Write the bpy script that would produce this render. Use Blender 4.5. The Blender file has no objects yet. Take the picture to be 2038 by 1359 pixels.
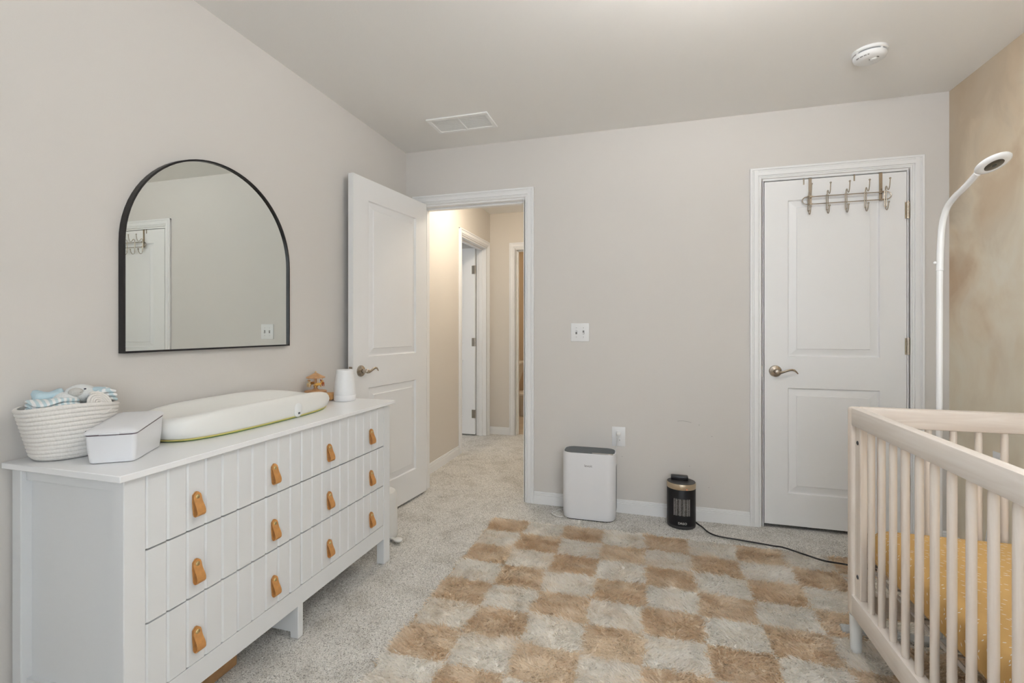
import bpy, bmesh, math, random
import numpy as np
from mathutils import Vector, Matrix
random.seed(4); RNG = np.random.default_rng(7)
PI = math.pi
S = bpy.context.scene
COL = S.collection

# ------------------------------------------------------------------ camera
CAM_H = 1.1712; YAW = 0.281396; F_PX = 946.468
cd = bpy.data.cameras.new('camera'); cam = bpy.data.objects.new('camera', cd); COL.objects.link(cam)
cam.location = (0, 0, CAM_H); cam.rotation_euler = (PI/2, 0, YAW)
cd.sensor_width = 36; cd.sensor_fit = 'HORIZONTAL'; cd.lens = F_PX/2038*36
cd.shift_y = -(679.5-653.84)/2038; cd.clip_start = .02
S.camera = cam
# ------------------------------------------------------------------ world, light, exposure
LAMP = 21.0; FILL_BULB = 320.0; HALL = 58.0; BATH = 42.0; SKY = 5.9
w = bpy.data.worlds.new('sky'); S.world = w; w.use_nodes = True
bg = w.node_tree.nodes['Background']; bg.inputs[0].default_value = (.86, .93, 1.0, 1); bg.inputs[1].default_value = SKY
def portal(loc, rot, sx, sy):
    l = bpy.data.lights.new('window_daylight', 'AREA'); l.shape = 'RECTANGLE'; l.size = sx; l.size_y = sy
    l.cycles.is_portal = True
    o = bpy.data.objects.new('window_daylight', l); COL.objects.link(o); o.location = loc; o.rotation_euler = rot
portal((.55, -.86, 1.35), (-PI/2, 0, 0), 1.7, 1.5)
portal((-4.26, 4.2, 1.45), (0, -PI/2, 0), 1.1, .9)
S.view_settings.view_transform = 'Standard'; S.view_settings.look = 'None'
S.view_settings.gamma = 1; S.view_settings.use_curve_mapping = False
S.view_settings.exposure = 0.03

# ------------------------------------------------------------------ materials
MATS = {}
def mat(name, col, rough=.5, metal=0, spec=.5, bump=None, var=None, emit=None, sheen=0, coat=0):
    """bump=(scale,strength,detail)  var=(scale,amount): tone variation"""
    if name in MATS: return MATS[name]
    m = bpy.data.materials.new(name); m.use_nodes = True; MATS[name] = m
    nt = m.node_tree; b = nt.nodes['Principled BSDF']
    b.inputs['Base Color'].default_value = (*col, 1); b.inputs['Roughness'].default_value = rough
    b.inputs['Metallic'].default_value = metal; b.inputs['Specular IOR Level'].default_value = spec
    if sheen: b.inputs['Sheen Weight'].default_value = sheen
    if coat: b.inputs['Coat Weight'].default_value = coat
    tc = nt.nodes.new('ShaderNodeTexCoord')
    if var:
        n = nt.nodes.new('ShaderNodeTexNoise'); n.inputs['Scale'].default_value = var[0]; n.inputs['Detail'].default_value = 4
        nt.links.new(tc.outputs['Object'], n.inputs['Vector'])
        r = nt.nodes.new('ShaderNodeValToRGB')
        a = var[1]
        r.color_ramp.elements[0].position = .3; r.color_ramp.elements[1].position = .7
        r.color_ramp.elements[0].color = tuple(max(0, c*(1-a)) for c in col)+(1,)
        r.color_ramp.elements[1].color = tuple(min(1, c*(1+a)) for c in col)+(1,)
        nt.links.new(n.outputs['Fac'], r.inputs[0]); nt.links.new(r.outputs[0], b.inputs['Base Color'])
    if bump:
        n = nt.nodes.new('ShaderNodeTexNoise'); n.inputs['Scale'].default_value = bump[0]
        n.inputs['Detail'].default_value = bump[2] if len(bump) > 2 else 3
        nt.links.new(tc.outputs['Object'], n.inputs['Vector'])
        bp = nt.nodes.new('ShaderNodeBump'); bp.inputs['Strength'].default_value = bump[1]; bp.inputs['Distance'].default_value = .002
        nt.links.new(n.outputs['Fac'], bp.inputs['Height']); nt.links.new(bp.outputs[0], b.inputs['Normal'])
    if emit:
        b.inputs['Emission Color'].default_value = (*emit[0], 1); b.inputs['Emission Strength'].default_value = emit[1]
    return m
def nodes(m): return m.node_tree, m.node_tree.nodes['Principled BSDF']

PAINT = mat('wall_paint', (.675, .65, .622), .8, spec=.2, bump=(260, .10, 2))
CEIL = mat('ceiling_paint', (.88, .865, .84), .9, spec=.1, bump=(160, .15, 3))
HALLP = mat('hall_paint', (.69, .645, .585), .8, spec=.2, bump=(260, .1, 2))
TRIM = mat('trim_white', (.84, .845, .85), .35, bump=(30, .03))
DOORM = mat('door_white', (.83, .835, .84), .42, bump=(60, .04))
FURN = mat('furniture_white', (.76, .775, .785), .32, bump=(40, .02))
FURNTOP = mat('furniture_top', (.88, .89, .90), .25)
NICKEL = mat('brushed_nickel', (.44, .39, .33), .24, 1, bump=(120, .1))
DARKGAP = mat('dark_gap', (.02, .02, .02), .9)
PLASTIC = mat('white_plastic', (.80, .81, .82), .35)
BLACKPL = mat('black_plastic', (.012, .012, .014), .3)
BLACKRUB = mat('black_rubber', (.015, .015, .016), .55)
LEATHER = mat('tan_leather', (.56, .27, .085), .55, var=(60, .14), bump=(300, .2))
LEATHER_IN = mat('leather_suede', (.50, .33, .20), .9, bump=(400, .3))
BRASS = mat('antique_brass', (.66, .53, .28), .32, 1)
ROPE = mat('cotton_rope', (.80, .78, .745), .95, spec=.1)
GREYPL = mat('slate_plastic', (.085, .10, .115), .45)
GOLD = mat('champagne_metal', (.56, .46, .33), .35, .8)
FOAM = mat('pad_foam', (.80, .80, .77), .42)
PADGREEN = mat('pad_liner_green', (.20, .32, .09), .7)
PADYELLOW = mat('pad_liner_yellow', (.72, .62, .22), .6)
STEEL = mat('steel', (.55, .56, .57), .3, 1)
OAK = mat('honey_wood', (.55, .30, .11), .45, var=(30, .2))
WALN = mat('tan_board', (.42, .24, .11), .5, var=(20, .2))

# crib wood: pale whitewashed with fine grain
def wood(name, c0, c1, scale=(2, 2, 26), axis='Z', rough=.55):
    m = bpy.data.materials.new(name); m.use_nodes = True; nt, b = nodes(m); MATS[name] = m
    tc = nt.nodes.new('ShaderNodeTexCoord'); mp = nt.nodes.new('ShaderNodeMapping')
    s = {'X': (3, 40, 40), 'Y': (40, 3, 40), 'Z': (40, 40, 3)}[axis]
    mp.inputs['Scale'].default_value = s
    nt.links.new(tc.outputs['Object'], mp.inputs[0])
    n = nt.nodes.new('ShaderNodeTexNoise'); n.inputs['Scale'].default_value = 1.2; n.inputs['Detail'].default_value = 6; n.inputs['Distortion'].default_value = 1.0
    nt.links.new(mp.outputs[0], n.inputs['Vector'])
    r = nt.nodes.new('ShaderNodeValToRGB'); r.color_ramp.elements[0].position = .33; r.color_ramp.elements[1].position = .68
    r.color_ramp.elements[0].color = (*c0, 1); r.color_ramp.elements[1].color = (*c1, 1)
    nt.links.new(n.outputs['Fac'], r.inputs[0]); nt.links.new(r.outputs[0], b.inputs['Base Color'])
    b.inputs['Roughness'].default_value = rough
    bp = nt.nodes.new('ShaderNodeBump'); bp.inputs['Strength'].default_value = .06; bp.inputs['Distance'].default_value = .002
    nt.links.new(n.outputs['Fac'], bp.inputs['Height']); nt.links.new(bp.outputs[0], b.inputs['Normal'])
    return m
CRIBZ = wood('washed_wood_upright', (.72, .635, .56), (.82, .755, .69), axis='Z')
CRIBY = wood('washed_wood_rail_lit', (.78, .72, .665), (.85, .805, .76), axis='Y')  # whitened copy of the crib wood: light on the rails put in colour
CRIBX = wood('washed_wood_end_rail', (.70, .62, .555), (.82, .76, .70), axis='X')

# limewash mural wall
def mural():
    m = bpy.data.materials.new('limewash_mural'); m.use_nodes = True; nt, b = nodes(m)
    N = nt.nodes.new; L = nt.links.new
    tc = N('ShaderNodeTexCoord')
    def noise(scale, detail, dist, rot, sc):
        mp = N('ShaderNodeMapping'); mp.inputs['Rotation'].default_value = rot; mp.inputs['Scale'].default_value = sc
        L(tc.outputs['Object'], mp.inputs[0])
        n = N('ShaderNodeTexNoise'); n.inputs['Scale'].default_value = scale; n.inputs['Detail'].default_value = detail
        n.inputs['Distortion'].default_value = dist; L(mp.outputs[0], n.inputs['Vector']); return n
    n1 = noise(1.5, 6, .6, (.7, 0, 0), (1, 1.25, .9))
    n2 = noise(3.2, 7, .9, (.75, 0, 0), (1, 1.2, .8))
    n3 = noise(2.3, 4, .5, (-.3, 0, 0), (1, 1.3, 1))
    def ramp(n, stops):
        r = N('ShaderNodeValToRGB'); e = r.color_ramp.elements
        while len(e) < len(stops): e.new(.5)
        for i, (p, c) in enumerate(stops): e[i].position = p; e[i].color = (*c, 1)
        L(n.outputs['Fac'], r.inputs[0]); return r
    base = ramp(n1, [(.36, (.64, .50, .36)), (.46, (.78, .665, .51)), (.54, (.83, .745, .60)), (.66, (.83, .79, .68))])
    st = ramp(n2, [(.38, (.60, .44, .30)), (.50, (.78, .66, .51)), (.62, (.86, .80, .69))])
    mx = N('ShaderNodeMix'); mx.data_type = 'RGBA'; mx.inputs[0].default_value = .42
    L(base.outputs[0], mx.inputs[6]); L(st.outputs[0], mx.inputs[7])
    grn = ramp(n3, [(.5, (0, 0, 0)), (.72, (1, 1, 1))])
    mu = N('ShaderNodeMath'); mu.operation = 'MULTIPLY'; mu.inputs[1].default_value = .45; L(grn.outputs[0], mu.inputs[0])
    mx2 = N('ShaderNodeMix'); mx2.data_type = 'RGBA'; L(mu.outputs[0], mx2.inputs[0]); L(mx.outputs[2], mx2.inputs[6])
    mx2.inputs[7].default_value = (.78, .75, .635, 1)
    # the brush work: browner glaze towards the top corner, paler and greener low down
    sp = N('ShaderNodeSeparateXYZ'); L(tc.outputs['Object'], sp.inputs[0])
    def mask(cy, cz, cn, nn, a, b_):
        m1 = N('ShaderNodeMath'); m1.operation = 'MULTIPLY'; m1.inputs[1].default_value = cy; L(sp.outputs['Y'], m1.inputs[0])
        m2 = N('ShaderNodeMath'); m2.operation = 'MULTIPLY_ADD'; m2.inputs[1].default_value = cz; L(sp.outputs['Z'], m2.inputs[0]); L(m1.outputs[0], m2.inputs[2])
        m3 = N('ShaderNodeMath'); m3.operation = 'MULTIPLY_ADD'; m3.inputs[1].default_value = cn; L(nn.outputs['Fac'], m3.inputs[0]); L(m2.outputs[0], m3.inputs[2])
        r_ = N('ShaderNodeMapRange'); r_.interpolation_type = 'SMOOTHSTEP'; r_.inputs[1].default_value = a; r_.inputs[2].default_value = b_; L(m3.outputs[0], r_.inputs[0]); return r_
    def over(prev, fac, col, amt):
        q = N('ShaderNodeMath'); q.operation = 'MULTIPLY'; q.inputs[1].default_value = amt; L(fac.outputs[0], q.inputs[0])
        k = N('ShaderNodeMix'); k.data_type = 'RGBA'; L(q.outputs[0], k.inputs[0]); L(prev, k.inputs[6]); k.inputs[7].default_value = (*col, 1); return k.outputs[2]
    c_ = over(mx2.outputs[2], mask(.75, 1, 1.6, n2, 4.75, 5.25), (.50, .40, .295), .75)
    c_ = over(c_, mask(0, -1, 1.3, n3, -.75, -.2), (.80, .745, .615), .45)
    L(c_, b.inputs['Base Color']); b.inputs['Roughness'].default_value = .9; b.inputs['Specular IOR Level'].default_value = .1
    return m
MURAL = mural()

def attr_mat(name, rough=.95, sheen=0):
    m = bpy.data.materials.new(name); m.use_nodes = True; nt, b = nodes(m)
    a = nt.nodes.new('ShaderNodeAttribute'); a.attribute_name = 'tint'
    nt.links.new(a.outputs['Color'], b.inputs['Base Color']); b.inputs['Roughness'].default_value = rough
    b.inputs['Specular IOR Level'].default_value = .05
    tr = nt.nodes.new('ShaderNodeBsdfTranslucent'); nt.links.new(a.outputs['Color'], tr.inputs['Color'])
    mx = nt.nodes.new('ShaderNodeMixShader'); mx.inputs[0].default_value = .5
    nt.links.new(b.outputs[0], mx.inputs[1]); nt.links.new(tr.outputs[0], mx.inputs[2]); nt.links.new(mx.outputs[0], nt.nodes['Material Output'].inputs[0])
    return m
PILE = attr_mat('yarn')

def carpet_base():
    m = bpy.data.materials.new('carpet'); m.use_nodes = True; nt, b = nodes(m)
    N = nt.nodes.new; L = nt.links.new
    tc = N('ShaderNodeTexCoord')
    def noise(sc, det):
        n = N('ShaderNodeTexNoise'); n.inputs['Scale'].default_value = sc; n.inputs['Detail'].default_value = det; L(tc.outputs['Object'], n.inputs['Vector']); return n
    n = noise(230, 3); n2 = noise(7, 5)
    r = N('ShaderNodeValToRGB'); e = r.color_ramp.elements
    e[0].position = .32; e[0].color = (.20, .19, .17, 1); e[1].position = .66; e[1].color = (.82, .80, .76, 1)
    q = e.new(.43); q.color = (.60, .585, .555, 1)
    L(n.outputs['Fac'], r.inputs[0])
    # trodden patches lie flatter and a shade darker
    r2 = N('ShaderNodeValToRGB'); e = r2.color_ramp.elements; e[0].position = .34; e[0].color = (.80, .79, .77, 1); e[1].position = .52; e[1].color = (1, 1, 1, 1)
    L(n2.outputs['Fac'], r2.inputs[0])
    mx = N('ShaderNodeMix'); mx.data_type = 'RGBA'; mx.blend_type = 'MULTIPLY'; mx.inputs[0].default_value = 1
    L(r.outputs[0], mx.inputs[6]); L(r2.outputs[0], mx.inputs[7])
    L(mx.outputs[2], b.inputs['Base Color']); b.inputs['Roughness'].default_value = 1; b.inputs['Specular IOR Level'].default_value = 0
    bp = N('ShaderNodeBump'); bp.inputs['Strength'].default_value = .5; bp.inputs['Distance'].default_value = .004
    L(n.outputs['Fac'], bp.inputs['Height']); L(bp.outputs[0], b.inputs['Normal'])
    return m
CARPET = carpet_base()

# ------------------------------------------------------------------ mesh helpers
def finish(name, me, m, parent=None, smooth=False):
    if m is not None:
        for k in (m if isinstance(m, (list, tuple)) else [m]): me.materials.append(k)
    o = bpy.data.objects.new(name, me); COL.objects.link(o)
    if parent is not None: o.parent = parent
    if smooth:
        me.polygons.foreach_set('use_smooth', [True]*len(me.polygons))
        if smooth != 'all':
            try: me.set_sharp_from_angle(angle=math.radians(40))
            except Exception: pass
    return o
def B(): return bmesh.new()
def obj(name, bm, m, parent=None, smooth=False):
    bmesh.ops.recalc_face_normals(bm, faces=bm.faces)
    me = bpy.data.meshes.new(name); bm.to_mesh(me); bm.free()
    return finish(name, me, m, parent, smooth)
def mesh(name, v, f, m, parent=None, smooth=False):
    me = bpy.data.meshes.new(name); me.from_pydata(v, [], f); me.validate()
    bm = bmesh.new(); bm.from_mesh(me); bmesh.ops.recalc_face_normals(bm, faces=bm.faces); bm.to_mesh(me); bm.free()
    return finish(name, me, m, parent, smooth)
def box(bm, x0, x1, y0, y1, z0, z1, bev=0, seg=2, mtx=None):
    r = bmesh.ops.create_cube(bm, size=1)
    vs = r['verts']
    bmesh.ops.scale(bm, vec=(abs(x1-x0), abs(y1-y0), abs(z1-z0)), verts=vs)
    bmesh.ops.translate(bm, vec=((x0+x1)/2, (y0+y1)/2, (z0+z1)/2), verts=vs)
    if bev:
        es = list({e for v in vs for e in v.link_edges})
        rr = bmesh.ops.bevel(bm, geom=es, offset=bev, segments=seg, profile=.5, affect='EDGES', clamp_overlap=True)
        vs = list({v for f in rr['faces'] for v in f.verts} | {v for v in vs if v.is_valid})
    if mtx is not None: bmesh.ops.transform(bm, matrix=mtx, verts=[v for v in vs if v.is_valid])
def bx(name, x0, x1, y0, y1, z0, z1, m, parent=None, bev=0, seg=2):
    bm = B(); box(bm, x0, x1, y0, y1, z0, z1, bev, seg); return obj(name, bm, m, parent, smooth=bool(bev))
def tube(bm, pts, r, n=10, cap=True, closed=False, flat=None):
    """sweep a circle (or ellipse flat=(a,b)) along pts; r may be a list"""
    P = [Vector(p) for p in pts]; N = len(P)
    rings = []; up = None
    for i in range(N):
        if closed: t = P[(i+1) % N]-P[i-1]
        else: t = P[min(i+1, N-1)]-P[max(i-1, 0)]
        t.normalize()
        if up is None:
            up = Vector((0, 0, 1)) if abs(t.z) < .9 else Vector((1, 0, 0))
        a = t.cross(up)
        if a.length < 1e-6: a = t.cross(Vector((0, 1, 0)))
        a.normalize(); b = a.cross(t).normalized(); up = b
        rr = r[i] if isinstance(r, (list, tuple)) else r
        fa, fb = flat if flat else (1, 1)
        rings.append([bm.verts.new(P[i]+a*math.cos(2*PI*k/n)*rr*fa+b*math.sin(2*PI*k/n)*rr*fb) for k in range(n)])
    for i in range(N if closed else N-1):
        A, C = rings[i], rings[(i+1) % N]
        for k in range(n): bm.faces.new((A[k], A[(k+1) % n], C[(k+1) % n], C[k]))
    if cap and not closed:
        bm.faces.new(rings[0][::-1]); bm.faces.new(rings[-1])
def lathe(bm, prof, n=32, c=(0, 0), sx=1, sy=1, axis='Z', mtx=None):
    """prof: list of (r, z). r=0 collapses to a point."""
    rings = []; vs = []
    for r, z in prof:
        if r < 1e-6: v = bm.verts.new((c[0], c[1], z)); rings.append([v]); vs.append(v)
        else:
            R = [bm.verts.new((c[0]+r*sx*math.cos(2*PI*k/n), c[1]+r*sy*math.sin(2*PI*k/n), z)) for k in range(n)]
            rings.append(R); vs += R
    for A, C in zip(rings, rings[1:]):
        if len(A) == 1 and len(C) == 1: continue
        if len(A) == 1:
            for k in range(n): bm.faces.new((A[0], C[k], C[(k+1) % n]))
        elif len(C) == 1:
            for k in range(n): bm.faces.new((A[k], A[(k+1) % n], C[0]))
        else:
            for k in range(n): bm.faces.new((A[k], A[(k+1) % n], C[(k+1) % n], C[k]))
    if len(rings[0]) > 1: bm.faces.new(rings[0][::-1])
    if len(rings[-1]) > 1: bm.faces.new(rings[-1])
    if mtx is not None: bmesh.ops.transform(bm, matrix=mtx, verts=vs)
def bez(p0, p1, p2, p3, n=10):
    out = []
    for i in range(n+1):
        t = i/n; u = 1-t
        out.append(tuple(u**3*a+3*u*u*t*b+3*u*t*t*c+t**3*d for a, b, c, d in zip(p0, p1, p2, p3)))
    return out
def crom(pts, n=8):
    P = [Vector(p) for p in pts]; P = [P[0]*2-P[1]]+P+[P[-1]*2-P[-2]]; out = []
    for i in range(1, len(P)-2):
        for k in range(n):
            t = k/n; a, b, c, d = P[i-1], P[i], P[i+1], P[i+2]
            out.append(.5*((2*b)+(c-a)*t+(2*a-5*b+4*c-d)*t*t+(3*b-a-3*c+d)*t**3))
    out.append(P[-2]); return out
def thing(name, label, cat, loc=(0, 0, 0), rz=0, group=None):
    o = bpy.data.objects.new(name, None); COL.objects.link(o); o.location = loc; o.rotation_euler = (0, 0, rz)
    o.empty_display_size = .05
    o['label'] = label; o['category'] = cat
    if group: o['group'] = group
    return o
def tag(o, label, cat=None, group=None, kind=None):
    o['label'] = label
    if cat: o['category'] = cat
    if group: o['group'] = group
    if kind: o['kind'] = kind
    return o
def struct(o, label, cat=None):
    o['kind'] = 'structure'; o['label'] = label
    return o
def sempty(name, label, loc=(0, 0, 0), rz=0):
    o = bpy.data.objects.new(name, None); COL.objects.link(o); o.location = loc; o.rotation_euler = (0, 0, rz)
    o['kind'] = 'structure'; o['label'] = label; return o
def text_geo(s, size):
    c = bpy.data.curves.new('t', 'FONT'); c.body = s; c.size = size; c.align_x = 'CENTER'; c.resolution_u = 3
    o = bpy.data.objects.new('t', c); COL.objects.link(o)
    dg = bpy.context.evaluated_depsgraph_get(); e = o.evaluated_get(dg); me = e.to_mesh()
    v = [tuple(q.co) for q in me.vertices]; f = [tuple(p.vertices) for p in me.polygons]
    e.to_mesh_clear(); bpy.data.objects.remove(o); bpy.data.curves.remove(c)
    return v, f

# ================================================================== the shell
XL, XR, YB, ZC, YN = -1.692, 1.541, 3.094, 2.44, -.80
TH = .115; YB2 = YB+TH
HXL, HXR, HYE = -1.70, -.52, 5.0
def wall(name, boxes, m, label):
    bm = B()
    for b in boxes: box(bm, *b)
    return struct(obj(name, bm, m), label)
floor = struct(bx('floor', -4.3, 1.75, -.95, 5.06, -.12, .006, CARPET), 'greige cut-pile carpet floor')
struct(bx('floor_bathroom', -2.1, -.3, 5.06, 7.1, -.12, .004, mat('bath_tile', (.60, .52, .42), .35, var=(8, .12))), 'beige tiled bathroom floor beyond the hall')
struct(bx('ceiling', -4.3, 1.75, -.95, 7.1, ZC, ZC+.1, CEIL), 'plain warm white ceiling')
wl = wall('wall_left', [(XL-.1, XL, YN-.1, YB, 0, ZC)], PAINT, 'pale greige wall behind the dresser and mirror')
DX0, DX1, DTOP = -1.567, -.808, 2.052      # entry opening
CX0, CX1 = .638, 1.359                     # closet opening
wb = wall('wall_back', [(XL-.1, DX0, YB, YB2, 0, ZC), (DX0, DX1, YB, YB2, DTOP, ZC), (DX1, CX0, YB, YB2, 0, ZC),
     (CX0, CX1, YB, YB2, 2.047, ZC), (CX1, XR+.1, YB, YB2, 0, ZC)], PAINT, 'pale greige wall with the two doorways')
wall('wall_right', [(XR, XR+.1, YN-.1, YB, 0, ZC)], MURAL, 'tan limewashed mural wall behind the crib')
wall('wall_near', [(XL-.1, -.3, YN-.1, YN, 0, ZC), (-.3, 1.4, YN-.1, YN, 0, .6), (-.3, 1.4, YN-.1, YN, 2.1, ZC), (1.4, XR+.1, YN-.1, YN, 0, ZC)], PAINT, 'greige wall with the window behind the viewer')
HD0, HD1 = 4.165, 4.885
wall('wall_hall_left', [(HXL-TH, HXL, YB2, HD0, 0, ZC), (HXL-TH, HXL, HD0, HD1, 2.05, ZC), (HXL-TH, HXL, HD1, HYE, 0, ZC)], HALLP, 'warm lit hallway wall')
BX0, BX1 = -1.405, -.66
wall('wall_hall_end', [(HXL-TH, BX0, HYE, HYE+TH, 0, ZC), (BX0, BX1, HYE, HYE+TH, 2.045, ZC), (BX1, HXR+.1, HYE, HYE+TH, 0, ZC)], HALLP, 'hallway end wall with the bathroom doorway')
wall('wall_hall_right', [(HXR, HXR+.1, YB2, HYE, 0, ZC)], HALLP, 'right hallway wall')
wall('wall_bathroom', [(-2.10, -2.0, HYE+TH, 7.1, 0, ZC), (-.40, -.3, HYE+TH, 7.1, 0, ZC), (-2.0, -.4, 7.0, 7.1, 0, ZC)],
     mat('bath_paint', (.62, .50, .36), .8), 'tan bathroom walls')
wall('wall_bedroom_beyond', [(-4.2, HXL-TH, 3.3, 3.4, 0, ZC), (-4.2, -2.1, 5.6, 5.7, 0, ZC), (-4.3, -4.2, 3.3, 3.75, 0, ZC), (-4.3, -4.2, 4.65, 5.7, 0, ZC),
     (-4.3, -4.2, 3.75, 4.65, 0, .9), (-4.3, -4.2, 3.75, 4.65, 2.0, ZC), (-2.2, HXL-TH, HYE, HYE+.1, 0, ZC), (-2.2, -2.1, HYE+.1, 5.7, 0, ZC)], PAINT, 'walls of the daylit room off the hallway')
wall('wall_closet', [(.5, .6, YB2, 3.9, 0, ZC), (1.42, 1.52, YB2, 3.9, 0, ZC), (.5, 1.52, 3.9, 4.0, 0, ZC)], PAINT, 'closet interior behind the closed door')

GLASS = bpy.data.materials.new('window_glass'); GLASS.use_nodes = True
nt = GLASS.node_tree; nt.nodes.clear()
o_ = nt.nodes.new('ShaderNodeOutputMaterial'); t_ = nt.nodes.new('ShaderNodeBsdfTransparent'); g_ = nt.nodes.new('ShaderNodeBsdfGlossy'); g_.inputs['Roughness'].default_value = .02
x_ = nt.nodes.new('ShaderNodeMixShader'); x_.inputs[0].default_value = .06
nt.links.new(t_.outputs[0], x_.inputs[1]); nt.links.new(g_.outputs[0], x_.inputs[2]); nt.links.new(x_.outputs[0], o_.inputs[0])
def window(name, label, loc, rz, wd, ht):
    W = sempty(name, label, loc, rz)
    bm = B(); t = .04
    box(bm, -wd/2, -wd/2+t, -.03, .03, 0, ht); box(bm, wd/2-t, wd/2, -.03, .03, 0, ht)
    box(bm, -wd/2, wd/2, -.03, .03, 0, t); box(bm, -wd/2, wd/2, -.03, .03, ht-t, ht); box(bm, -.02, .02, -.03, .03, t, ht-t)
    obj('window_frame', bm, TRIM, W)
    for a, b in ((-wd/2+t, -.02), (.02, wd/2-t)): bx('pane', a, b, -.003, .003, t, ht-t, GLASS, W)
    bx('window_sill', -wd/2-.05, wd/2+.05, .03, .10, -.03, -.002, TRIM, W, .004)
window('window_1', 'white framed window behind the viewer', (.55, YN-.05, .6), 0, 1.7, 1.5)
window('window_2', 'white framed window of the room off the hallway', (-4.25, 4.2, .9), -PI/2, .9, 1.1)

# ---- trims: casings and jambs
def casing_profile_box(bm, a0, a1, inner, z0, z1, fy, dirn, along):
    pass
def casing(name, label, x0, x1, ztop, yface, front=-1, wd=.062, axis='X', jdepth=None, stop=True):
    """casing round an opening x0..x1 on the plane yface (front=-1 faces -axis2). axis X: opening along X; axis Y: along Y, plane X=yface"""
    T = sempty(name, label)
    rv = .006
    def add(nm, boxes):
        bm = B()
        for (a0, a1, d0, d1, z0, z1) in boxes:
            p0, p1 = yface+front*d0, yface+front*d1
            lo, hi = min(p0, p1), max(p0, p1)
            if axis == 'X': box(bm, a0, a1, lo, hi, z0, z1, .002, 1)
            else: box(bm, lo, hi, a0, a1, z0, z1, .002, 1)
        obj(nm, bm, TRIM, T)
    def strips(a0, a1, z0, z1, inner):   # vertical leg, three stepped bands
        s = 1 if inner > 0 else -1
        i = a1 if s > 0 else a0; o = a0 if s > 0 else a1
        def band(f0, f1, d):
            b0, b1 = o+(i-o)*f0, o+(i-o)*f1
            return (min(b0, b1), max(b0, b1), 0, d, z0, z1)
        return [band(0, .20, .017), band(.20, .34, .0135), band(.34, .72, .0155), band(.72, .86, .0115), band(.86, 1, .0095)]
    add('casing_leg', strips(x0-wd-rv, x0-rv, .006, ztop+rv+wd, 1))
    add('casing_leg', strips(x1+rv, x1+rv+wd, .006, ztop+rv+wd, -1))
    hb = []
    for f0, f1, d in ((0, .20, .017), (.20, .34, .0135), (.34, .72, .0155), (.72, .86, .0115), (.86, 1, .0095)):
        z1 = ztop+rv+wd-wd*f0; z0 = ztop+rv+wd-wd*f1
        hb.append((x0-rv-wd*(1-f0), x1+rv+wd*(1-f0), 0, d+.0002, z0, z1))
    add('casing_head', hb)
    if jdepth:
        t = .018
        add('jamb', [(x0-rv, x0+t-.012, -jdepth, .0, .006, ztop)])
        add('jamb', [(x1-t+.012, x1+rv, -jdepth, .0, .006, ztop)])
        add('jamb_head', [(x0, x1, -jdepth, 0, ztop-.008, ztop+rv)])
        if stop:
            add('door_stop', [(x0+.004, x0+.018, -.085, -.045, .006, ztop-.008), (x1-.018, x1-.004, -.085, -.045, .006, ztop-.008), (x0+.004, x1-.004, -.085, -.045, ztop-.022, ztop-.008)])
    return T
casing('trim_1', 'white casing round the open bedroom doorway', DX0, DX1, DTOP-.004, YB, -1, jdepth=TH)
casing('trim_2', 'white casing round the closed closet door', CX0, CX1, 2.043, YB, -1, jdepth=TH)
casing('trim_3', 'white casing of the side doorway in the hallway', HD0, HD1, 2.045, HXL, 1, axis='Y', jdepth=TH)
casing('trim_4', 'white casing of the bathroom doorway at the hall end', BX0, BX1, 2.04, HYE, -1, jdepth=TH)

# ---- baseboards
def baseboard(name, label, a0, a1, plane, front, axis='X'):
    T = bpy.data.objects
    bm = B()
    for z0, z1, d in ((.0, .066, .013), (.066, .076, .011), (.076, .088, .007)):
        p0, p1 = plane, plane+front*d
        if axis == 'X': box(bm, a0, a1, min(p0, p1), max(p0, p1), z0, z1, .0015, 1)
        else: box(bm, min(p0, p1), max(p0, p1), a0, a1, z0, z1, .0015, 1)
    return struct(obj(name, bm, TRIM), label)
baseboard('baseboard_back', 'white baseboard between the two doorways', DX1+.068, CX0-.068, YB, -1)
baseboard('baseboard_corner', 'white baseboard right of the closet door', CX1+.068, XR, YB, -1)
baseboard('baseboard_right', 'white baseboard below the mural wall', YN, YB-.02, XR, -1, 'Y')
baseboard('baseboard_left', 'white baseboard behind the dresser', YN, YB-.02, XL, 1, 'Y')
baseboard('baseboard_hall_left', 'white baseboard along the hallway wall', YB2+.02, HD0-.068, HXL, 1, 'Y')
baseboard('baseboard_hall_end', 'short white baseboard at the hallway end', HXL, BX0-.068, HYE, -1)

# scuff on the back wall
bm = B(); tube(bm, crom([(.165, YB-.0004, .602), (.19, YB-.0004, .6045), (.22, YB-.0004, .603), (.246, YB-.0004, .597)], 4), .0009, 5)
sc = obj('scuff', bm, mat('scuff_grey', (.30, .29, .28), .8), wb)
for x, z in ((.29, .585), (.362, .52), (-.167, .36), (.345, .21), (.235, .33)):
    bm = B(); lathe(bm, [(.0022, 0), (.0, .0005)], 8, mtx=Matrix.Translation((x, YB, z)) @ Matrix.Rotation(PI/2, 4, 'X'))
    obj('nail_mark', bm, mat('scuff_grey', (.3, .29, .28)), wb)

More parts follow.
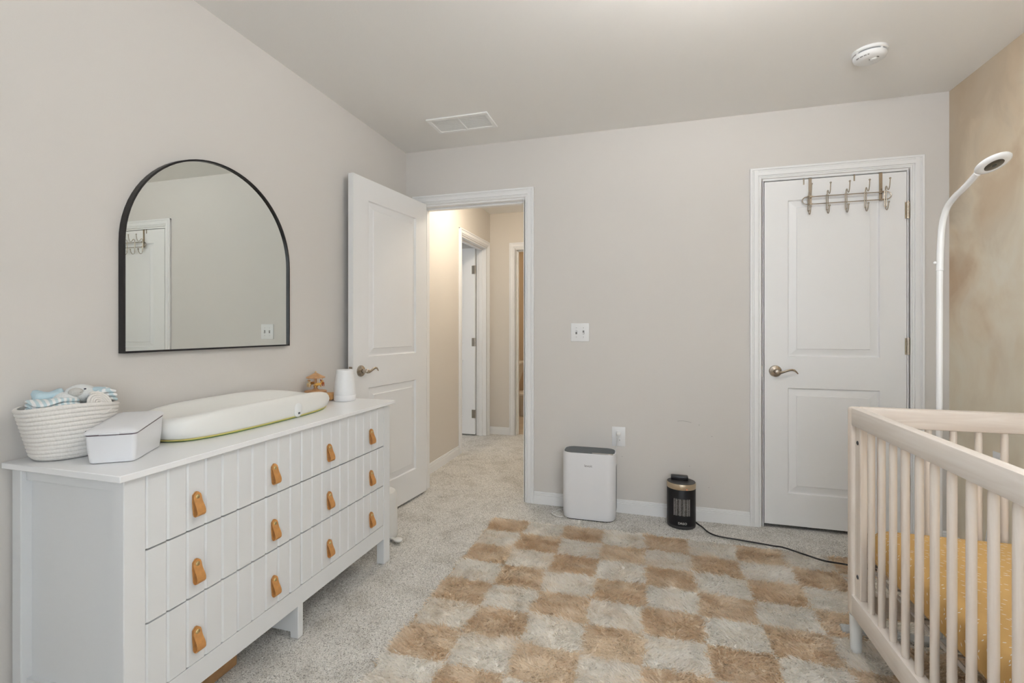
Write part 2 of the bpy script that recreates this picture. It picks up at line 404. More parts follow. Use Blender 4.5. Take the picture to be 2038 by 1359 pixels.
# ================================================================== doors
def panel_mesh(x0, x1, z0, z1, y, front):
    """moulded raised panel facing front (-1 => -Y). frame surface at y"""
    d = -front
    rings = [(0, 0), (.005, .011), (.011, .011), (.044, .0045), (.047, .001)]
    V = []; Fc = []
    for off, dep in rings:
        yy = y+d*dep
        V += [(x0+off, yy, z0+off), (x1-off, yy, z0+off), (x1-off, yy, z1-off), (x0+off, yy, z1-off)]
    for i in range(len(rings)-1):
        for k in range(4):
            a = i*4+k; b = i*4+(k+1) % 4; Fc.append((a, b, b+4, a+4))
    n = (len(rings)-1)*4; Fc.append((n, n+1, n+2, n+3))
    return V, Fc
def door(name, label, wd, ht, loc, rz, lever=True, lever_side=1, th=.035, panels=None, hinge_x=None, handle_z=.905, flip=True):
    """local: hinge edge at x=0, door along +x, visible face at y=0 facing -Y"""
    D = sempty(name, label, loc, rz)
    px0, px1 = .132, wd-.132
    pz = panels or [(.19, .80), (.985, ht-.125)]
    bm = B()
    box(bm, 0, px0, 0, th, 0, ht); box(bm, px1, wd, 0, th, 0, ht)
    zs = [0]+[q for p in pz for q in p]+[ht]
    for i in range(0, len(zs), 2): box(bm, px0, px1, 0, th, zs[i], zs[i+1])
    obj('stiles_and_rails', bm, DOORM, D)
    for a, b in pz:
        v, f = panel_mesh(px0, px1, a, b, 0, -1); v2, f2 = panel_mesh(px0, px1, a, b, th, 1)
        n = len(v); mesh('panel', v+v2, f+[tuple(i+n for i in q) for q in f2], DOORM, D)
    if lever:
        hx = wd-.063
        R = Matrix.Translation((hx, 0, handle_z)) @ Matrix.Rotation(PI/2, 4, 'X')
        bm = B(); lathe(bm, [(.033, -.001), (.033, .004), (.030, .009), (.019, .012), (.0125, .015), (.0115, .040), (.0125, .052), (.009, .056), (0, .057)], 28, mtx=R)
        h = obj('lever_handle', bm, NICKEL, D, True)
        bm = B()
        pts = bez((hx, -.046, handle_z), (hx-.03, -.05, handle_z-.014), (hx-.055, -.048, handle_z+.022), (hx-.088, -.044, handle_z+.012), 8) + \
              [(hx-.098, -.043, handle_z+.004), (hx-.106, -.042, handle_z-.006)]
        tube(bm, pts, [.0105, .010, .009, .008, .0075, .007, .007, .0068, .0062, .005, .003], 10, flat=(.75, 1))
        obj('lever', bm, NICKEL, h, True)
        bm = B(); box(bm, wd-.0005, wd+.001, .006, .029, handle_z-.028, handle_z+.028); obj('latch_plate', bm, NICKEL, D)
        bm = B(); box(bm, wd, wd+.008, .011, .024, handle_z-.011, handle_z+.011, .003, 1); obj('latch_bolt', bm, NICKEL, D)
    if flip:
        for c in [q for q in D.children]+[g for q in D.children for g in q.children]:
            c.data.transform(Matrix.Diagonal((1, -1, 1, 1))); c.data.flip_normals()
    return D
def hinge(D, x, z, y=-.006, r=.0058, leaf=True):
    bm = B(); tube(bm, [(x, y, z-.045), (x, y, z-.016)], r, 10); tube(bm, [(x, y, z-.015), (x, y, z+.015)], r, 10); tube(bm, [(x, y, z+.016), (x, y, z+.045)], r, 10)
    tube(bm, [(x, y, z+.045), (x, y, z+.050)], r*.7, 8)
    if leaf: box(bm, x-.012, x+.012, y+.0045, y+.0065, z-.045, z+.045)
    obj('hinge', bm, NICKEL, D, True)
# entry door, swung open against the left wall. visible (corridor) face towards +X
a = math.atan2(2.337-3.092, -1.607-(-1.523))          # direction of the slab from the hinge
d1 = door('door_1', 'white two-panel door standing open beside the dresser', .756, 2.03, (-1.523, 3.080, .022), a)
# rotate so that local -Y faces the room: local x = a, local -Y must be +X world -> check handedness
# closet door, closed; hinges on the right, handle left: mirror by rotating about z by pi would face away -> build with local x negative
def closet():
    D = sempty('door_2', 'white two-panel closet door, closed, with hooks over its top', (0, YB+.001, .030), 0)
    x0, x1, ht, th = CX0+.0105, CX1-.0095, 1.9995, .035
    px0, px1 = .772, 1.226
    pz = [(.186, .797), (.978, 1.885)]
    bm = B()
    box(bm, x0, px0, 0, th, 0, ht); box(bm, px1, x1, 0, th, 0, ht)
    zs = [0]+[q for p in pz for q in p]+[ht]
    for i in range(0, len(zs), 2): box(bm, px0, px1, 0, th, zs[i], zs[i+1])
    obj('stiles_and_rails', bm, DOORM, D)
    for a_, b_ in pz:
        v, f = panel_mesh(px0, px1, a_, b_, 0, -1); v2, f2 = panel_mesh(px0, px1, a_, b_, th, 1)
        n = len(v); mesh('panel', v+v2, f+[tuple(i+n for i in q) for q in f2], DOORM, D)
    hx, hz = .706, .893
    R = Matrix.Translation((hx, 0, hz)) @ Matrix.Rotation(PI/2, 4, 'X')
    bm = B(); lathe(bm, [(.034, -.001), (.034, .004), (.031, .009), (.021, .012), (.0135, .015), (.0125, .040), (.014, .052), (.010, .057), (0, .058)], 28, mtx=R)
    h = obj('lever_handle', bm, NICKEL, D, True)
    bm = B()
    pts = bez((hx, -.047, hz), (hx+.028, -.05, hz-.016), (hx+.055, -.048, hz+.022), (hx+.088, -.044, hz+.010), 8)+[(hx+.098, -.043, hz+.001), (hx+.107, -.042, hz-.010)]
    tube(bm, pts, [.012, .0105, .008, .0065, .006, .006, .006, .006, .0055, .0045, .003], 10, flat=(.75, 1))
    obj('lever', bm, NICKEL, h, True)
    for z in (1.787, 1.044, .299): hinge(D, x1+.004, z, y=-.007)
    bm = B(); box(bm, CX0-.006, CX0-.003, -.012, 0, hz-.03, hz+.03); obj('strike_plate', bm, NICKEL, D)
closet()
# hallway side door: open into the daylit room, seen face-on
D3 = door('door_3', 'white door swung into the daylit room off the hallway', .70, 2.02, (HXL-TH-.006, HD1-.040, .025), PI, lever=True)
# local -Y points to +Y world after the half turn; the slab is two-sided, the lever goes to the seen side
for z in (.22, 1.0, 1.785):
    bm = B(); tube(bm, [(-.004, .004, z-.045), (-.004, .004, z+.045)], .007, 10); box(bm, -.0040, .034, .0003, .0022, z-.045, z+.045)
    obj('hinge', bm, NICKEL, D3, True)

# ================================================================== floor pile (carpet)
def blades(name, roots, length, width, lean, ldir, tint, parent, mat_, two_seg=True):
    """roots (N,3), length (N,), width (N,), lean (N,) horizontal offset of the tip, ldir (N,) angle"""
    N = len(roots); fa = RNG.uniform(0, 2*PI, N)
    wx, wy = np.cos(fa)*width/2, np.sin(fa)*width/2
    dx, dy = np.cos(ldir)*lean, np.sin(ldir)*lean
    h = np.sqrt(np.maximum(length**2-lean**2, (.15*length)**2))
    k = 5 if two_seg else 3
    V = np.zeros((N, k, 3), np.float32)
    V[:, 0] = roots+np.stack([-wx, -wy, 0*wx], 1); V[:, 1] = roots+np.stack([wx, wy, 0*wx], 1)
    if two_seg:
        V[:, 2] = roots+np.stack([wx*.9+dx*.35, wy*.9+dy*.35, h*.62], 1)
        V[:, 3] = roots+np.stack([-wx*.9+dx*.35, -wy*.9+dy*.35, h*.62], 1)
        V[:, 4] = roots+np.stack([dx, dy, h], 1)
        idx = (np.arange(N)*5)[:, None]
        loops = np.concatenate([idx+np.array([[0, 1, 2, 3]]), idx+np.array([[3, 2, 4]])], 1).ravel()
        tot = np.tile([4, 3], N)
    else:
        V[:, 2] = roots+np.stack([dx, dy, h], 1)
        idx = (np.arange(N)*3)[:, None]; loops = (idx+np.array([[0, 1, 2]])).ravel(); tot = np.full(N, 3)
    me = bpy.data.meshes.new(name)
    me.vertices.add(N*k); me.vertices.foreach_set('co', V.ravel())
    me.loops.add(len(loops)); me.loops.foreach_set('vertex_index', loops.astype(np.int32))
    st = np.concatenate([[0], np.cumsum(tot)[:-1]])
    me.polygons.add(len(tot)); me.polygons.foreach_set('loop_start', st.astype(np.int32)); me.polygons.foreach_set('loop_total', tot.astype(np.int32))
    me.update(); me.validate()
    at = me.attributes.new('tint', 'FLOAT_COLOR', 'POINT')
    c = np.ones((N, k, 4), np.float32); c[:, :, :3] = tint[:, None, :]
    at.data.foreach_set('color', c.ravel())
    o = finish(name, me, mat_, parent); o['kind'] = 'stuff'; return o
def vnoise(x, y, cell, seed):
    r = np.random.default_rng(seed); G = r.uniform(-1, 1, (80, 80))
    u = x/cell+20; v = y/cell+20; i = np.floor(u).astype(int) % 79; j = np.floor(v).astype(int) % 79
    fu = u-np.floor(u); fv = v-np.floor(v); fu = fu*fu*(3-2*fu); fv = fv*fv*(3-2*fv)
    return (G[i, j]*(1-fu)+G[i+1, j]*fu)*(1-fv)+(G[i, j+1]*(1-fu)+G[i+1, j+1]*fu)*fv
RX0, RX1, RY0, RY1 = -.907, 1.313, .62, 2.765
def carpet_pile():
    parts = []
    for x0, x1, y0, y1, dens in ((XL+.02, -.86, .75, YB-.02, 42000), (-.86, XR-.02, 2.70, YB-.02, 42000), (-1.54, -.83, YB-.02, YB2+.02, 42000),
                                 (HXL+.02, HXR-.02, YB2+.02, HYE-.02, 26000), (HXL-TH-.5, HXL+.02, HD0+.03, HD1-.03, 25000), (1.30, XR-.02, .6, 2.7, 20000)):
        n = int((x1-x0)*(y1-y0)*dens); parts.append(np.stack([RNG.uniform(x0, x1, n), RNG.uniform(y0, y1, n), np.full(n, .004)], 1))
    R = np.concatenate(parts)
    inside = (R[:, 0] > RX0+.015) & (R[:, 0] < RX1-.015) & (R[:, 1] < RY1-.015) & (R[:, 1] > RY0)
    R = R[~inside]; n = len(R)
    # worn, brushed areas lie flatter and show the darker flank of the yarn
    worn = vnoise(R[:, 0], R[:, 1], .16, 3)*.6+vnoise(R[:, 0], R[:, 1], .06, 5)*.4
    base = np.array([.80, .785, .755]); dk = np.array([.42, .405, .38]); lt = np.array([.96, .95, .93])
    t = RNG.uniform(0, 1, n)
    tint = np.where((t < .20)[:, None], dk, np.where((t > .62)[:, None], lt, base))
    tint = tint*(1+RNG.uniform(-.12, .12, (n, 1)))*(1+.06*worn[:, None])
    L = RNG.uniform(.009, .015, n); lean = L*np.clip(RNG.uniform(.86, .985, n)+.05*worn, .6, .985)
    blades('carpet_pile', R, L, RNG.uniform(.004, .0062, n), lean, RNG.uniform(0, 2*PI, n), tint, floor, PILE, two_seg=False)
carpet_pile()

# ================================================================== rug
def rug():
    t = thing('area_rug', 'shaggy checkerboard area rug in tan and cream on the carpet', 'rug', (0, 0, 0))
    cw, ch = .222, .1785
    bm = B(); box(bm, RX0+.004, RX1-.004, RY0, RY1-.004, .004, .012, .003, 1)
    m = bpy.data.materials.new('rug_backing'); m.use_nodes = True; nt, b = nodes(m)
    tc = nt.nodes.new('ShaderNodeTexCoord'); mp = nt.nodes.new('ShaderNodeMapping'); mp.vector_type = 'POINT'
    mp.inputs['Location'].default_value = (-RX0/cw, -RY1/ch, .5); mp.inputs['Scale'].default_value = (1/cw, 1/ch, 0)
    ck = nt.nodes.new('ShaderNodeTexChecker'); ck.inputs['Scale'].default_value = 1
    ck.inputs['Color1'].default_value = (.87, .765, .625, 1); ck.inputs['Color2'].default_value = (.985, .96, .91, 1)
    nt.links.new(tc.outputs['Object'], mp.inputs[0]); nt.links.new(mp.outputs[0], ck.inputs[0]); nt.links.new(ck.outputs[0], b.inputs['Base Color']); b.inputs['Roughness'].default_value = 1
    obj('rug_backing', bm, m, t)
    n = 210000
    # denser where the photograph looks at it
    x = RNG.uniform(RX0, RX1, n); y = RY1-(RY1-RY0)*RNG.beta(1, 1.35, n)
    jx = x+.010*vnoise(x, y, .02, 11)+.004*RNG.normal(0, 1, n); jy = y+.008*vnoise(x, y, .025, 12)+.004*RNG.normal(0, 1, n)
    i = np.floor((jx-RX0)/cw).astype(int); j = np.floor((RY1-jy)/ch).astype(int)
    tan_ = ((i+j) % 2 == 0)
    # dyed yarn: every square has its own shade, streaked along X
    r = np.random.default_rng(21); shade = r.uniform(-1, 1, (40, 40)); sh = shade[i % 40, j % 40]
    streak = vnoise(x*.35, y, .035, 14); blot = vnoise(x, y, .07, 15)
    A = np.array([.83, .69, .53]); A2 = np.array([.95, .86, .74]); Cc = np.array([.99, .975, .94]); C2 = np.array([.95, .89, .81])
    m = np.clip(.45+.38*sh+.62*streak+.30*blot+RNG.normal(0, .18, n), 0, 1)[:, None]
    mc = np.clip(.14+.16*sh+.62*np.maximum(0, streak)+.42*np.maximum(0, blot)+RNG.normal(0, .14, n), 0, 1)[:, None]
    tint = np.where(tan_[:, None], A*(1-m)+A2*m, Cc*(1-mc)+C2*mc)*(1+RNG.uniform(-.06, .04, (n, 1)))*np.where(RNG.uniform(0, 1, (n, 1)) < .04, .74, 1.0)  # a few strands darkened: shadow flecks between fibres put into the tint
    L = RNG.uniform(.018, .032, n)
    ang = 4.6+1.7*vnoise(x, y, .10, 16)+1.1*vnoise(x, y, .035, 17)+RNG.normal(0, .55, n)
    lean = L*np.clip(.87+.11*vnoise(x, y, .05, 18)+RNG.normal(0, .08, n), .45, .985)
    # flattened where the crib leg presses it
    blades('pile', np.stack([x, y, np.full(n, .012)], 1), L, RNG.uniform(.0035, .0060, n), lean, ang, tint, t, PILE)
rug()

# ================================================================== dresser
DR = dict(X=-1.262, Y0=.872, L=1.259, zt=.809)
def dresser():
    """local: x along the front from near end to far end, y: 0 = front plane, + towards the wall"""
    L, zt, dep = DR['L'], DR['zt'], .420
    t = thing('dresser', 'long white six-drawer dresser with tan leather strap pulls', 'dresser', (DR['X'], DR['Y0'], 0), PI/2-.0035)
    pw = .054
    bx('top', -.021, L+.021, -.018, dep+.003, zt-.017, zt, FURNTOP, t, .0015, 1)
    def leg(x0, x1, y0, y1, taper=True):
        bm = B(); box(bm, x0, x1, y0, y1, .008, zt-.017, .0015, 1); obj('leg', bm, FURN, t)
    leg(0, pw, 0, .040); leg(L-pw, L, 0, .040); leg(0, pw, dep-.036, dep); leg(L-pw, L, dep-.036, dep)
    bm = B(); box(bm, L/2-.0135, L/2+.0135, .004, .040, .008, .138, .0015, 1); obj('leg', bm, FURN, t); 
    bm = B(); box(bm, L/2-.012, L/2+.004, .040, dep-.02, .03, .134); obj('centre_support', bm, FURN, t)
    bx('bottom_rail', pw, L-pw, .002, .022, .132, .2025, FURN, t, .001, 1)
    bx('top_rail', pw, L-pw, .034, .050, .765, zt-.017, FURN, t)
    bx('bottom_panel', pw, L-pw, .022, dep-.02, .19, .205, FURN, t)
    bx('back_panel', pw, L-pw, dep-.012, dep-.004, .14, zt-.017, FURN, t)
    for x0, xp in ((.0, .014), (L-.0, L-.014)):
        s = 1 if x0 == 0 else -1
        a, b = (.024, .032) if s == 1 else (L-.032, L-.024)
        bx('side_panel', a, b, .040, dep-.036, .15, zt-.017, FURN, t)
        a, b = (.012, .026) if s == 1 else (L-.026, L-.012)
        bx('side_rail', a, b, .040, dep-.036, .755, zt-.017, FURN, t, .001, 1)
        bx('side_rail', a, b, .040, dep-.036, .135, .21, FURN, t, .001, 1)
    bx('divider', L/2-.009, L/2+.009, .02, dep-.02, .205, zt-.017, FURN, t)
    zr = [(.2062, .3966), (.4012, .5906), (.5952, .7876)]
    cols = [(pw+.0015, L/2-.001), (L/2+.001, L-pw-.0015)]
    nb = 10
    bw = (cols[0][1]-cols[0][0])/nb
    boards = {}
    pull = None
    for ci, (c0, c1) in enumerate(cols):
        for ri, (z0, z1) in enumerate(zr):
            D = bpy.data.objects.new('drawer', None); COL.objects.link(D); D.parent = t; D.location = (c0, 0, z0)
            h = z1-z0
            bm = B(); box(bm, .012, c1-c0-.012, .012, .024, .012, h-.014)
            box(bm, .012, .024, .024, dep-.06, .01, h-.04); box(bm, c1-c0-.024, c1-c0-.012, .024, dep-.06, .01, h-.04)
            box(bm, .012, c1-c0-.012, dep-.06, dep-.05, .01, h-.04); box(bm, .02, c1-c0-.02, .024, dep-.055, .012, .018)
            obj('drawer_box', bm, mat('drawer_box_shade', (.16, .13, .10), .8), D)  # dark brown put in to deepen the shade of the drawer gaps
            if ri not in boards:
                # board with eased (v-groove) long edges
                e = .0046; g = .00005; y1 = .012
                v = [(g, e, 0), (e, 0, 0), (bw-e, 0, 0), (bw-g, e, 0), (bw-g, y1, 0), (g, y1, 0)]
                v = v+[(x, y, h) for x, y, _ in v]
                f = [(0, 1, 7, 6), (1, 2, 8, 7), (2, 3, 9, 8), (3, 4, 10, 9), (4, 5, 11, 10), (5, 0, 6, 11), (5, 4, 3, 2, 1, 0), (6, 7, 8, 9, 10, 11)]
                o = mesh('board', v, f, FURN, D); boards[ri] = o.data
            else:
                o = bpy.data.objects.new('board', boards[ri]); COL.objects.link(o); o.parent = D
            for k in range(1, nb):
                q = bpy.data.objects.new('board', boards[ri]); COL.objects.link(q); q.parent = D; q.location = (k*bw, 0, 0)
            # leather pulls
            for wy in ((1.066, 1.361), (1.656, 1.958))[ci]:
                lx = wy-DR['Y0']-c0; lz = (.687, .4935, .298)[2-ri]-z0
                P = make_pull(pull, D, (lx, 0, lz)); pull = pull or P
    # the drawer boxes, coloured dark, stand for shade in the drawer gaps
    return t
def make_pull(proto, D, loc):
    if proto:
        out = []
        for p in proto:
            q = p.copy(); COL.objects.link(q); q.parent = D; q.location = loc; out.append(q)
        return proto
    hw = .0135
    # side curve of the folded strap: front leaf from the rivet down, fold, back leaf up
    front = bez((0, -.0075, .014), (0, -.006, -.012), (0, -.022, -.026), (0, -.0205, -.046), 10)
    fold = [(0, -.0195, -.0505), (0, -.016, -.0545), (0, -.0115, -.0560), (0, -.007, -.0545), (0, -.0045, -.050)]
    back = [(0, -.0035, -.035), (0, -.0030, -.015), (0, -.0030, .006), (0, -.0030, .014)]
    path = [Vector(p) for p in front+fold+back]
    tk = .0011
    bm = B(); rows = []
    n = len(path)
    for i, p in enumerate(path):
        tt = (path[min(i+1, n-1)]-path[max(i-1, 0)]).normalized(); nn = Vector((1, 0, 0)).cross(tt).normalized()
        w_ = hw
        if p.z > -.004:   # rounded tongue round the rivet
            q = max(0, min(1, (p.z+.004)/.018)); w_ = hw*math.sqrt(max(.04, 1-q*q))
        w_ *= 1-.10*math.exp(-((p.z+.018)/.016)**2)
        sh = .0035*(1-math.cos(max(0, min(1, (-p.z)/.05))*PI))/2
        rows.append([bm.verts.new(p+Vector((s_*w_+sh, 0, 0))+nn*k_*tk) for s_, k_ in ((-1, -1), (1, -1), (1, 1), (-1, 1))])
    for a_, b_ in zip(rows, rows[1:]):
        for k in range(4): bm.faces.new((a_[k], a_[(k+1) % 4], b_[(k+1) % 4], b_[k]))
    bm.faces.new(rows[0]); bm.faces.new(rows[-1][::-1])
    s = obj('leather_pull', bm, LEATHER, D, True); s.location = loc
    bm = B(); lathe(bm, [(.0068, 0), (.0068, .0014), (.0055, .0034), (.0028, .0043), (0, .0045)], 16, mtx=Matrix.Translation((0, -.0082, .0)) @ Matrix.Rotation(PI/2, 4, 'X'))
    r = obj('rivet', bm, BRASS, D, True); r.location = loc
    return [s, r]
dresser()
# tan board lying on the carpet under the dresser
bx_ = bx('wooden_board', -1.42, -1.372, .90, 1.318, .008, .090, WALN, None, .003)
tag(bx_, 'tan wooden board on the carpet under the near end of the dresser', 'board')

# ================================================================== mirror
def mirror():
    y0, y1, zb, zt = 1.152, 1.908, 1.089, 1.838
    r = (y1-y0)/2; cy = (y0+y1)/2; zs = zt-r
    t = thing('arched_mirror', 'arched wall mirror with a slim black metal frame above the dresser', 'mirror', (XL, cy, zb))
    def outline(off, n=40):
        rr = r-off; zz = zs-zb
        pts = [(-rr, off)]+[(-rr*math.cos(PI*k/n), zz+rr*math.sin(PI*k/n)) for k in range(n+1)]+[(rr, off)]
        return pts
    A = outline(0); C = outline(.0065); d = .024
    V = []; F = []
    n = len(A)
    for x in (.001, d):
        V += [(x, a, b) for a, b in A]; V += [(x, a, b) for a, b in C]
    for i in range(n):
        j = (i+1) % n
        F += [(i, j, j+2*n, i+2*n), (n+i, n+j, j+3*n, i+3*n), (2*n+i, 2*n+j, 3*n+j, 3*n+i), (i, j, n+j, n+i)]
    mesh('frame', V, F, mat('black_frame', (.016, .015, .017), .38, .3), t)
    G = outline(.005)
    V = [(.016, a, b) for a, b in G]+[(.003, a, b) for a, b in G]; m = len(G)
    F = [tuple(range(m)), tuple(range(2*m-1, m-1, -1))]+[(i, (i+1) % m, m+(i+1) % m, m+i) for i in range(m)]
    mesh('mirror_glass', V, F, mat('silvered_glass', (.80, .83, .80), .0, 1), t)
mirror()

# ================================================================== crib
def crib():
    x0, x1, y0, y1 = .69, 1.45, .64, 2.003
    t = thing('crib', 'pale washed-wood crib with vertical slats beside the mural wall', 'crib', (x0, y1, 0))
    def loc(x, y): return x-x0, y-y1
    ht = .890
    W, Dp = x1-x0, y1-y0
    pr = .024
    for px in (0, W):
        for py in (0, -Dp):
            cx_ = pr*.9 if px == 0 else W-pr*.9; cy_ = -pr*.9 if py == 0 else -Dp+pr*.9
            bm = B(); box(bm, cx_-pr*.9, cx_+pr*.9, cy_-pr*.9, cy_+pr*.9, .145, ht, .012, 3); obj('post', bm, CRIBZ, t, True)
            bm = B(); lathe(bm, [(.0165, .012), (.0175, .02), (.0200, .146)], 24, (cx_, cy_)); obj('leg', bm, mat('crib_leg_white', (.80, .82, .82), .4), t, True)
            s = -1 if py == 0 else 1
            bm = B(); box(bm, cx_-.010, cx_+.012, cy_+s*.022, cy_+s*.064, .225, .826, .002, 1); obj('cleat', bm, CRIBZ, t)
            for z in (.770, .300):
                bm = B(); lathe(bm, [(.0075, 0), (.0075, .0015), (.0050, .0026), (.003, .001), (0, .001)], 14, mtx=Matrix.Translation((cx_-.010 if px == 0 else cx_+.012, cy_+s*.043, z)) @ Matrix.Rotation(-PI/2 if px == 0 else PI/2, 4, 'Y'))
                obj('bolt', bm, mat('bolt_dark', (.12, .12, .13), .4, .6), t, True)
    # long side rails, along y
    for sx in (.0, W-.036):
        bx('top_rail', sx+.001, sx+.035, -Dp+.036, -.036, .826, ht, CRIBY, t, .005, 2)
        bx('bottom_rail', sx+.001, sx+.035, -Dp+.036, -.036, .153, .2255, CRIBY, t, .004, 2)
    # end rails, along x
    for sy in (-.036, -Dp+.001):
        bx('end_top_rail', .036, W-.036, sy, sy+.035, .822, ht, CRIBX, t, .005, 2)
        bx('end_bottom_rail', .036, W-.036, sy, sy+.035, .153, .2255, CRIBX, t, .004, 2)
    # slats: flattened dowels with an arched shoulder under the top rail
    def slat_mesh(axis):
        bm = B(); prof = [(.0090, 0), (.0100, .010), (.0100, .30), (.0100, .582), (.0096, .594), (.0080, .602)]
        lathe(bm, prof, 14)
        me_o = obj('slat', bm, CRIBZ, t, True); return me_o
    s0 = slat_mesh('y'); first = True
    Ys = [1.848-.0729*k for k in range(16)]
    for sx in (.018, W-.018):
        for yy in Ys:
            if first: o = s0; first = False
            else: o = bpy.data.objects.new('slat', s0.data); COL.objects.link(o); o.parent = t
            o.location = (sx, yy-y1, .2245)
    for sy in (-.018, -Dp+.018):
        for k in range(9):
            o = bpy.data.objects.new('slat', s0.data); COL.objects.link(o); o.parent = t
            o.location = (.098+.0705*k, sy, .2245)
    # mattress support
    bm = B()
    for yy in (-.05, -Dp+.05): tube(bm, [(.045, yy, .338), (W-.045, yy, .338)], .006, 8)
    for xx in (.05, W-.05): tube(bm, [(xx, -.05, .338), (xx, -Dp+.05, .338)], .006, 8)
    for k in range(1, 8): tube(bm, [(.05, -.05-k*(Dp-.1)/8, .338), (W-.05, -.05-k*(Dp-.1)/8, .338)], .003, 6)
    obj('spring_support', bm, mat('support_metal', (.45, .43, .42), .5, .6), t)
crib()
def mattress():
    m = bpy.data.materials.new('mustard_sheet'); m.use_nodes = True; nt, b = nodes(m); N = nt.nodes.new; L = nt.links.new
    tc = N('ShaderNodeTexCoord')
    # printed short white dashes: random cells, an elongated spot in each
    mp = N('ShaderNodeMapping'); mp.inputs['Rotation'].default_value = (0, 0, .5); L(tc.outputs['UV'], mp.inputs[0])
    mp.inputs['Scale'].default_value = (42, 42, 1)
    vo = N('ShaderNodeTexVoronoi'); vo.voronoi_dimensions = '2D'; vo.inputs['Scale'].default_value = 1; vo.inputs['Randomness'].default_value = .85; L(mp.outputs[0], vo.inputs['Vector'])
    sb = N('ShaderNodeVectorMath'); sb.operation = 'SUBTRACT'; L(mp.outputs[0], sb.inputs[0]); L(vo.outputs['Position'], sb.inputs[1])
    sc = N('ShaderNodeVectorMath'); sc.operation = 'MULTIPLY'; L(sb.outputs[0], sc.inputs[0]); sc.inputs[1].default_value = (1.0, 3.2, 0)
    ln = N('ShaderNodeVectorMath'); ln.operation = 'LENGTH'; L(sc.outputs[0], ln.inputs[0])
    lt = N('ShaderNodeMath'); lt.operation = 'LESS_THAN'; lt.inputs[1].default_value = .19; L(ln.outputs['Value'], lt.inputs[0])
    mx = N('ShaderNodeMix'); mx.data_type = 'RGBA'; L(lt.outputs[0], mx.inputs[0])
    mx.inputs[6].default_value = (.66, .43, .175, 1); mx.inputs[7].default_value = (.86, .84, .78, 1)
    L(mx.outputs[2], b.inputs['Base Color']); b.inputs['Roughness'].default_value = .9; b.inputs['Specular IOR Level'].default_value = .1
    no = N('ShaderNodeTexNoise'); no.inputs['Scale'].default_value = 14; no.inputs['Detail'].default_value = 3; L(tc.outputs['Object'], no.inputs['Vector'])
    bp = N('ShaderNodeBump'); bp.inputs['Strength'].default_value = .35; bp.inputs['Distance'].default_value = .01; L(no.outputs['Fac'], bp.inputs['Height']); L(bp.outputs[0], b.inputs['Normal'])
    x0, x1, y0, y1, z0, z1 = .735, 1.405, .70, 1.958, .345, .478
    bm = B(); box(bm, x0, x1, y0, y1, z0, z1, .048, 5)
    # soft dents
    o = obj('crib_mattress', bm, m, None, 'all')
    uv = o.data.uv_layers.new(name='UVMap')
    for p in o.data.polygons:
        nn = p.normal
        for li in p.loop_indices:
            c = o.data.vertices[o.data.loops[li].vertex_index].co
            # unrolled coordinates: sides continue the top
            u = c.x-(z1-c.z) if c.x < (x0+x1)/2 else c.x+(z1-c.z)
            v = c.y+(z1-c.z) if (y1-c.y) < .05 else c.y
            uv.data[li].uv = (u, v)
    tag(o, 'mattress in a mustard fitted sheet with white dashes inside the crib', 'mattress')
mattress()

# ================================================================== baby camera on a stand
def camera_stand():
    X = 1.03
    t = thing('baby_monitor_stand', 'white baby monitor camera on a tall curved stand behind the crib', 'baby monitor', (X, 2.13, 0))
    WH = mat('gloss_white', (.86, .87, .88), .25)
    def P(y, z): return (0, y-2.13, z)
    bm = B(); box(bm, -.326, .10, -.055, .0, .008, .030, .010, 4); obj('base', bm, mat('stand_base_grey', (.40, .42, .43), .5), t, True)
    bm = B(); tube(bm, [P(2.130, .03), P(2.130, .6), P(2.128, 1.20), P(2.126, 1.395)], .0098, 16); obj('pole', bm, WH, t, True)
    pts = crom([P(2.126, 1.390), P(2.122, 1.47), P(2.112, 1.545), P(2.085, 1.603), P(2.035, 1.634), P(1.985, 1.650), P(1.915, 1.679)], 6)
    n = len(pts)
    bm = B(); tube(bm, pts, [.0108-.0012*i/n for i in range(n)], 16); obj('neck', bm, WH, t, True)
    bm = B(); lathe(bm, [(.0100, 0), (.0114, .002), (.0114, .006), (.0100, .008)], 16, mtx=Matrix.Translation(P(2.126, 1.384))); obj('joint_ring', bm, WH, t, True)
    bm = B(); bmesh.ops.create_uvsphere(bm, u_segments=12, v_segments=8, radius=.006); bmesh.ops.translate(bm, vec=(-.012, .0, 1.415), verts=bm.verts); obj('cable_clip', bm, WH, t, True)
    # head: a thick disc, lens facing down and towards the viewer
    nrm = Vector((.17, -.44, -.88)).normalized()
    xa = Vector((.737, -.52, .41)); xa = (xa-nrm*xa.dot(nrm)).normalized(); ya = nrm.cross(xa)
    M = Matrix(((xa.x, ya.x, nrm.x, .012), (xa.y, ya.y, nrm.y, -.265), (xa.z, ya.z, nrm.z, 1.694), (0, 0, 0, 1))) @ Matrix.Scale(.66, 4)
    bm = B(); lathe(bm, [(0, -.016), (.030, -.0155), (.050, -.012), (.061, -.004), (.063, .002), (.060, .008), (.050, .0125), (.036, .0135), (.034, .0125)], 40, sx=1.12, mtx=M); obj('camera_head', bm, WH, t, True)
    bm = B(); lathe(bm, [(.0335, .0110), (.0335, .0140), (.030, .0152), (.010, .0162), (0, .0163)], 36, sx=1.12, mtx=M)
    ln = obj('lens', bm, mat('smoked_lens', (.055, .045, .035), .12, 0, coat=.6), t, True)
    bm = B(); lathe(bm, [(.009, .0158), (.009, .0170), (0, .0172)], 20, mtx=M); obj('pupil', bm, BLACKPL, ln, True)
camera_stand()

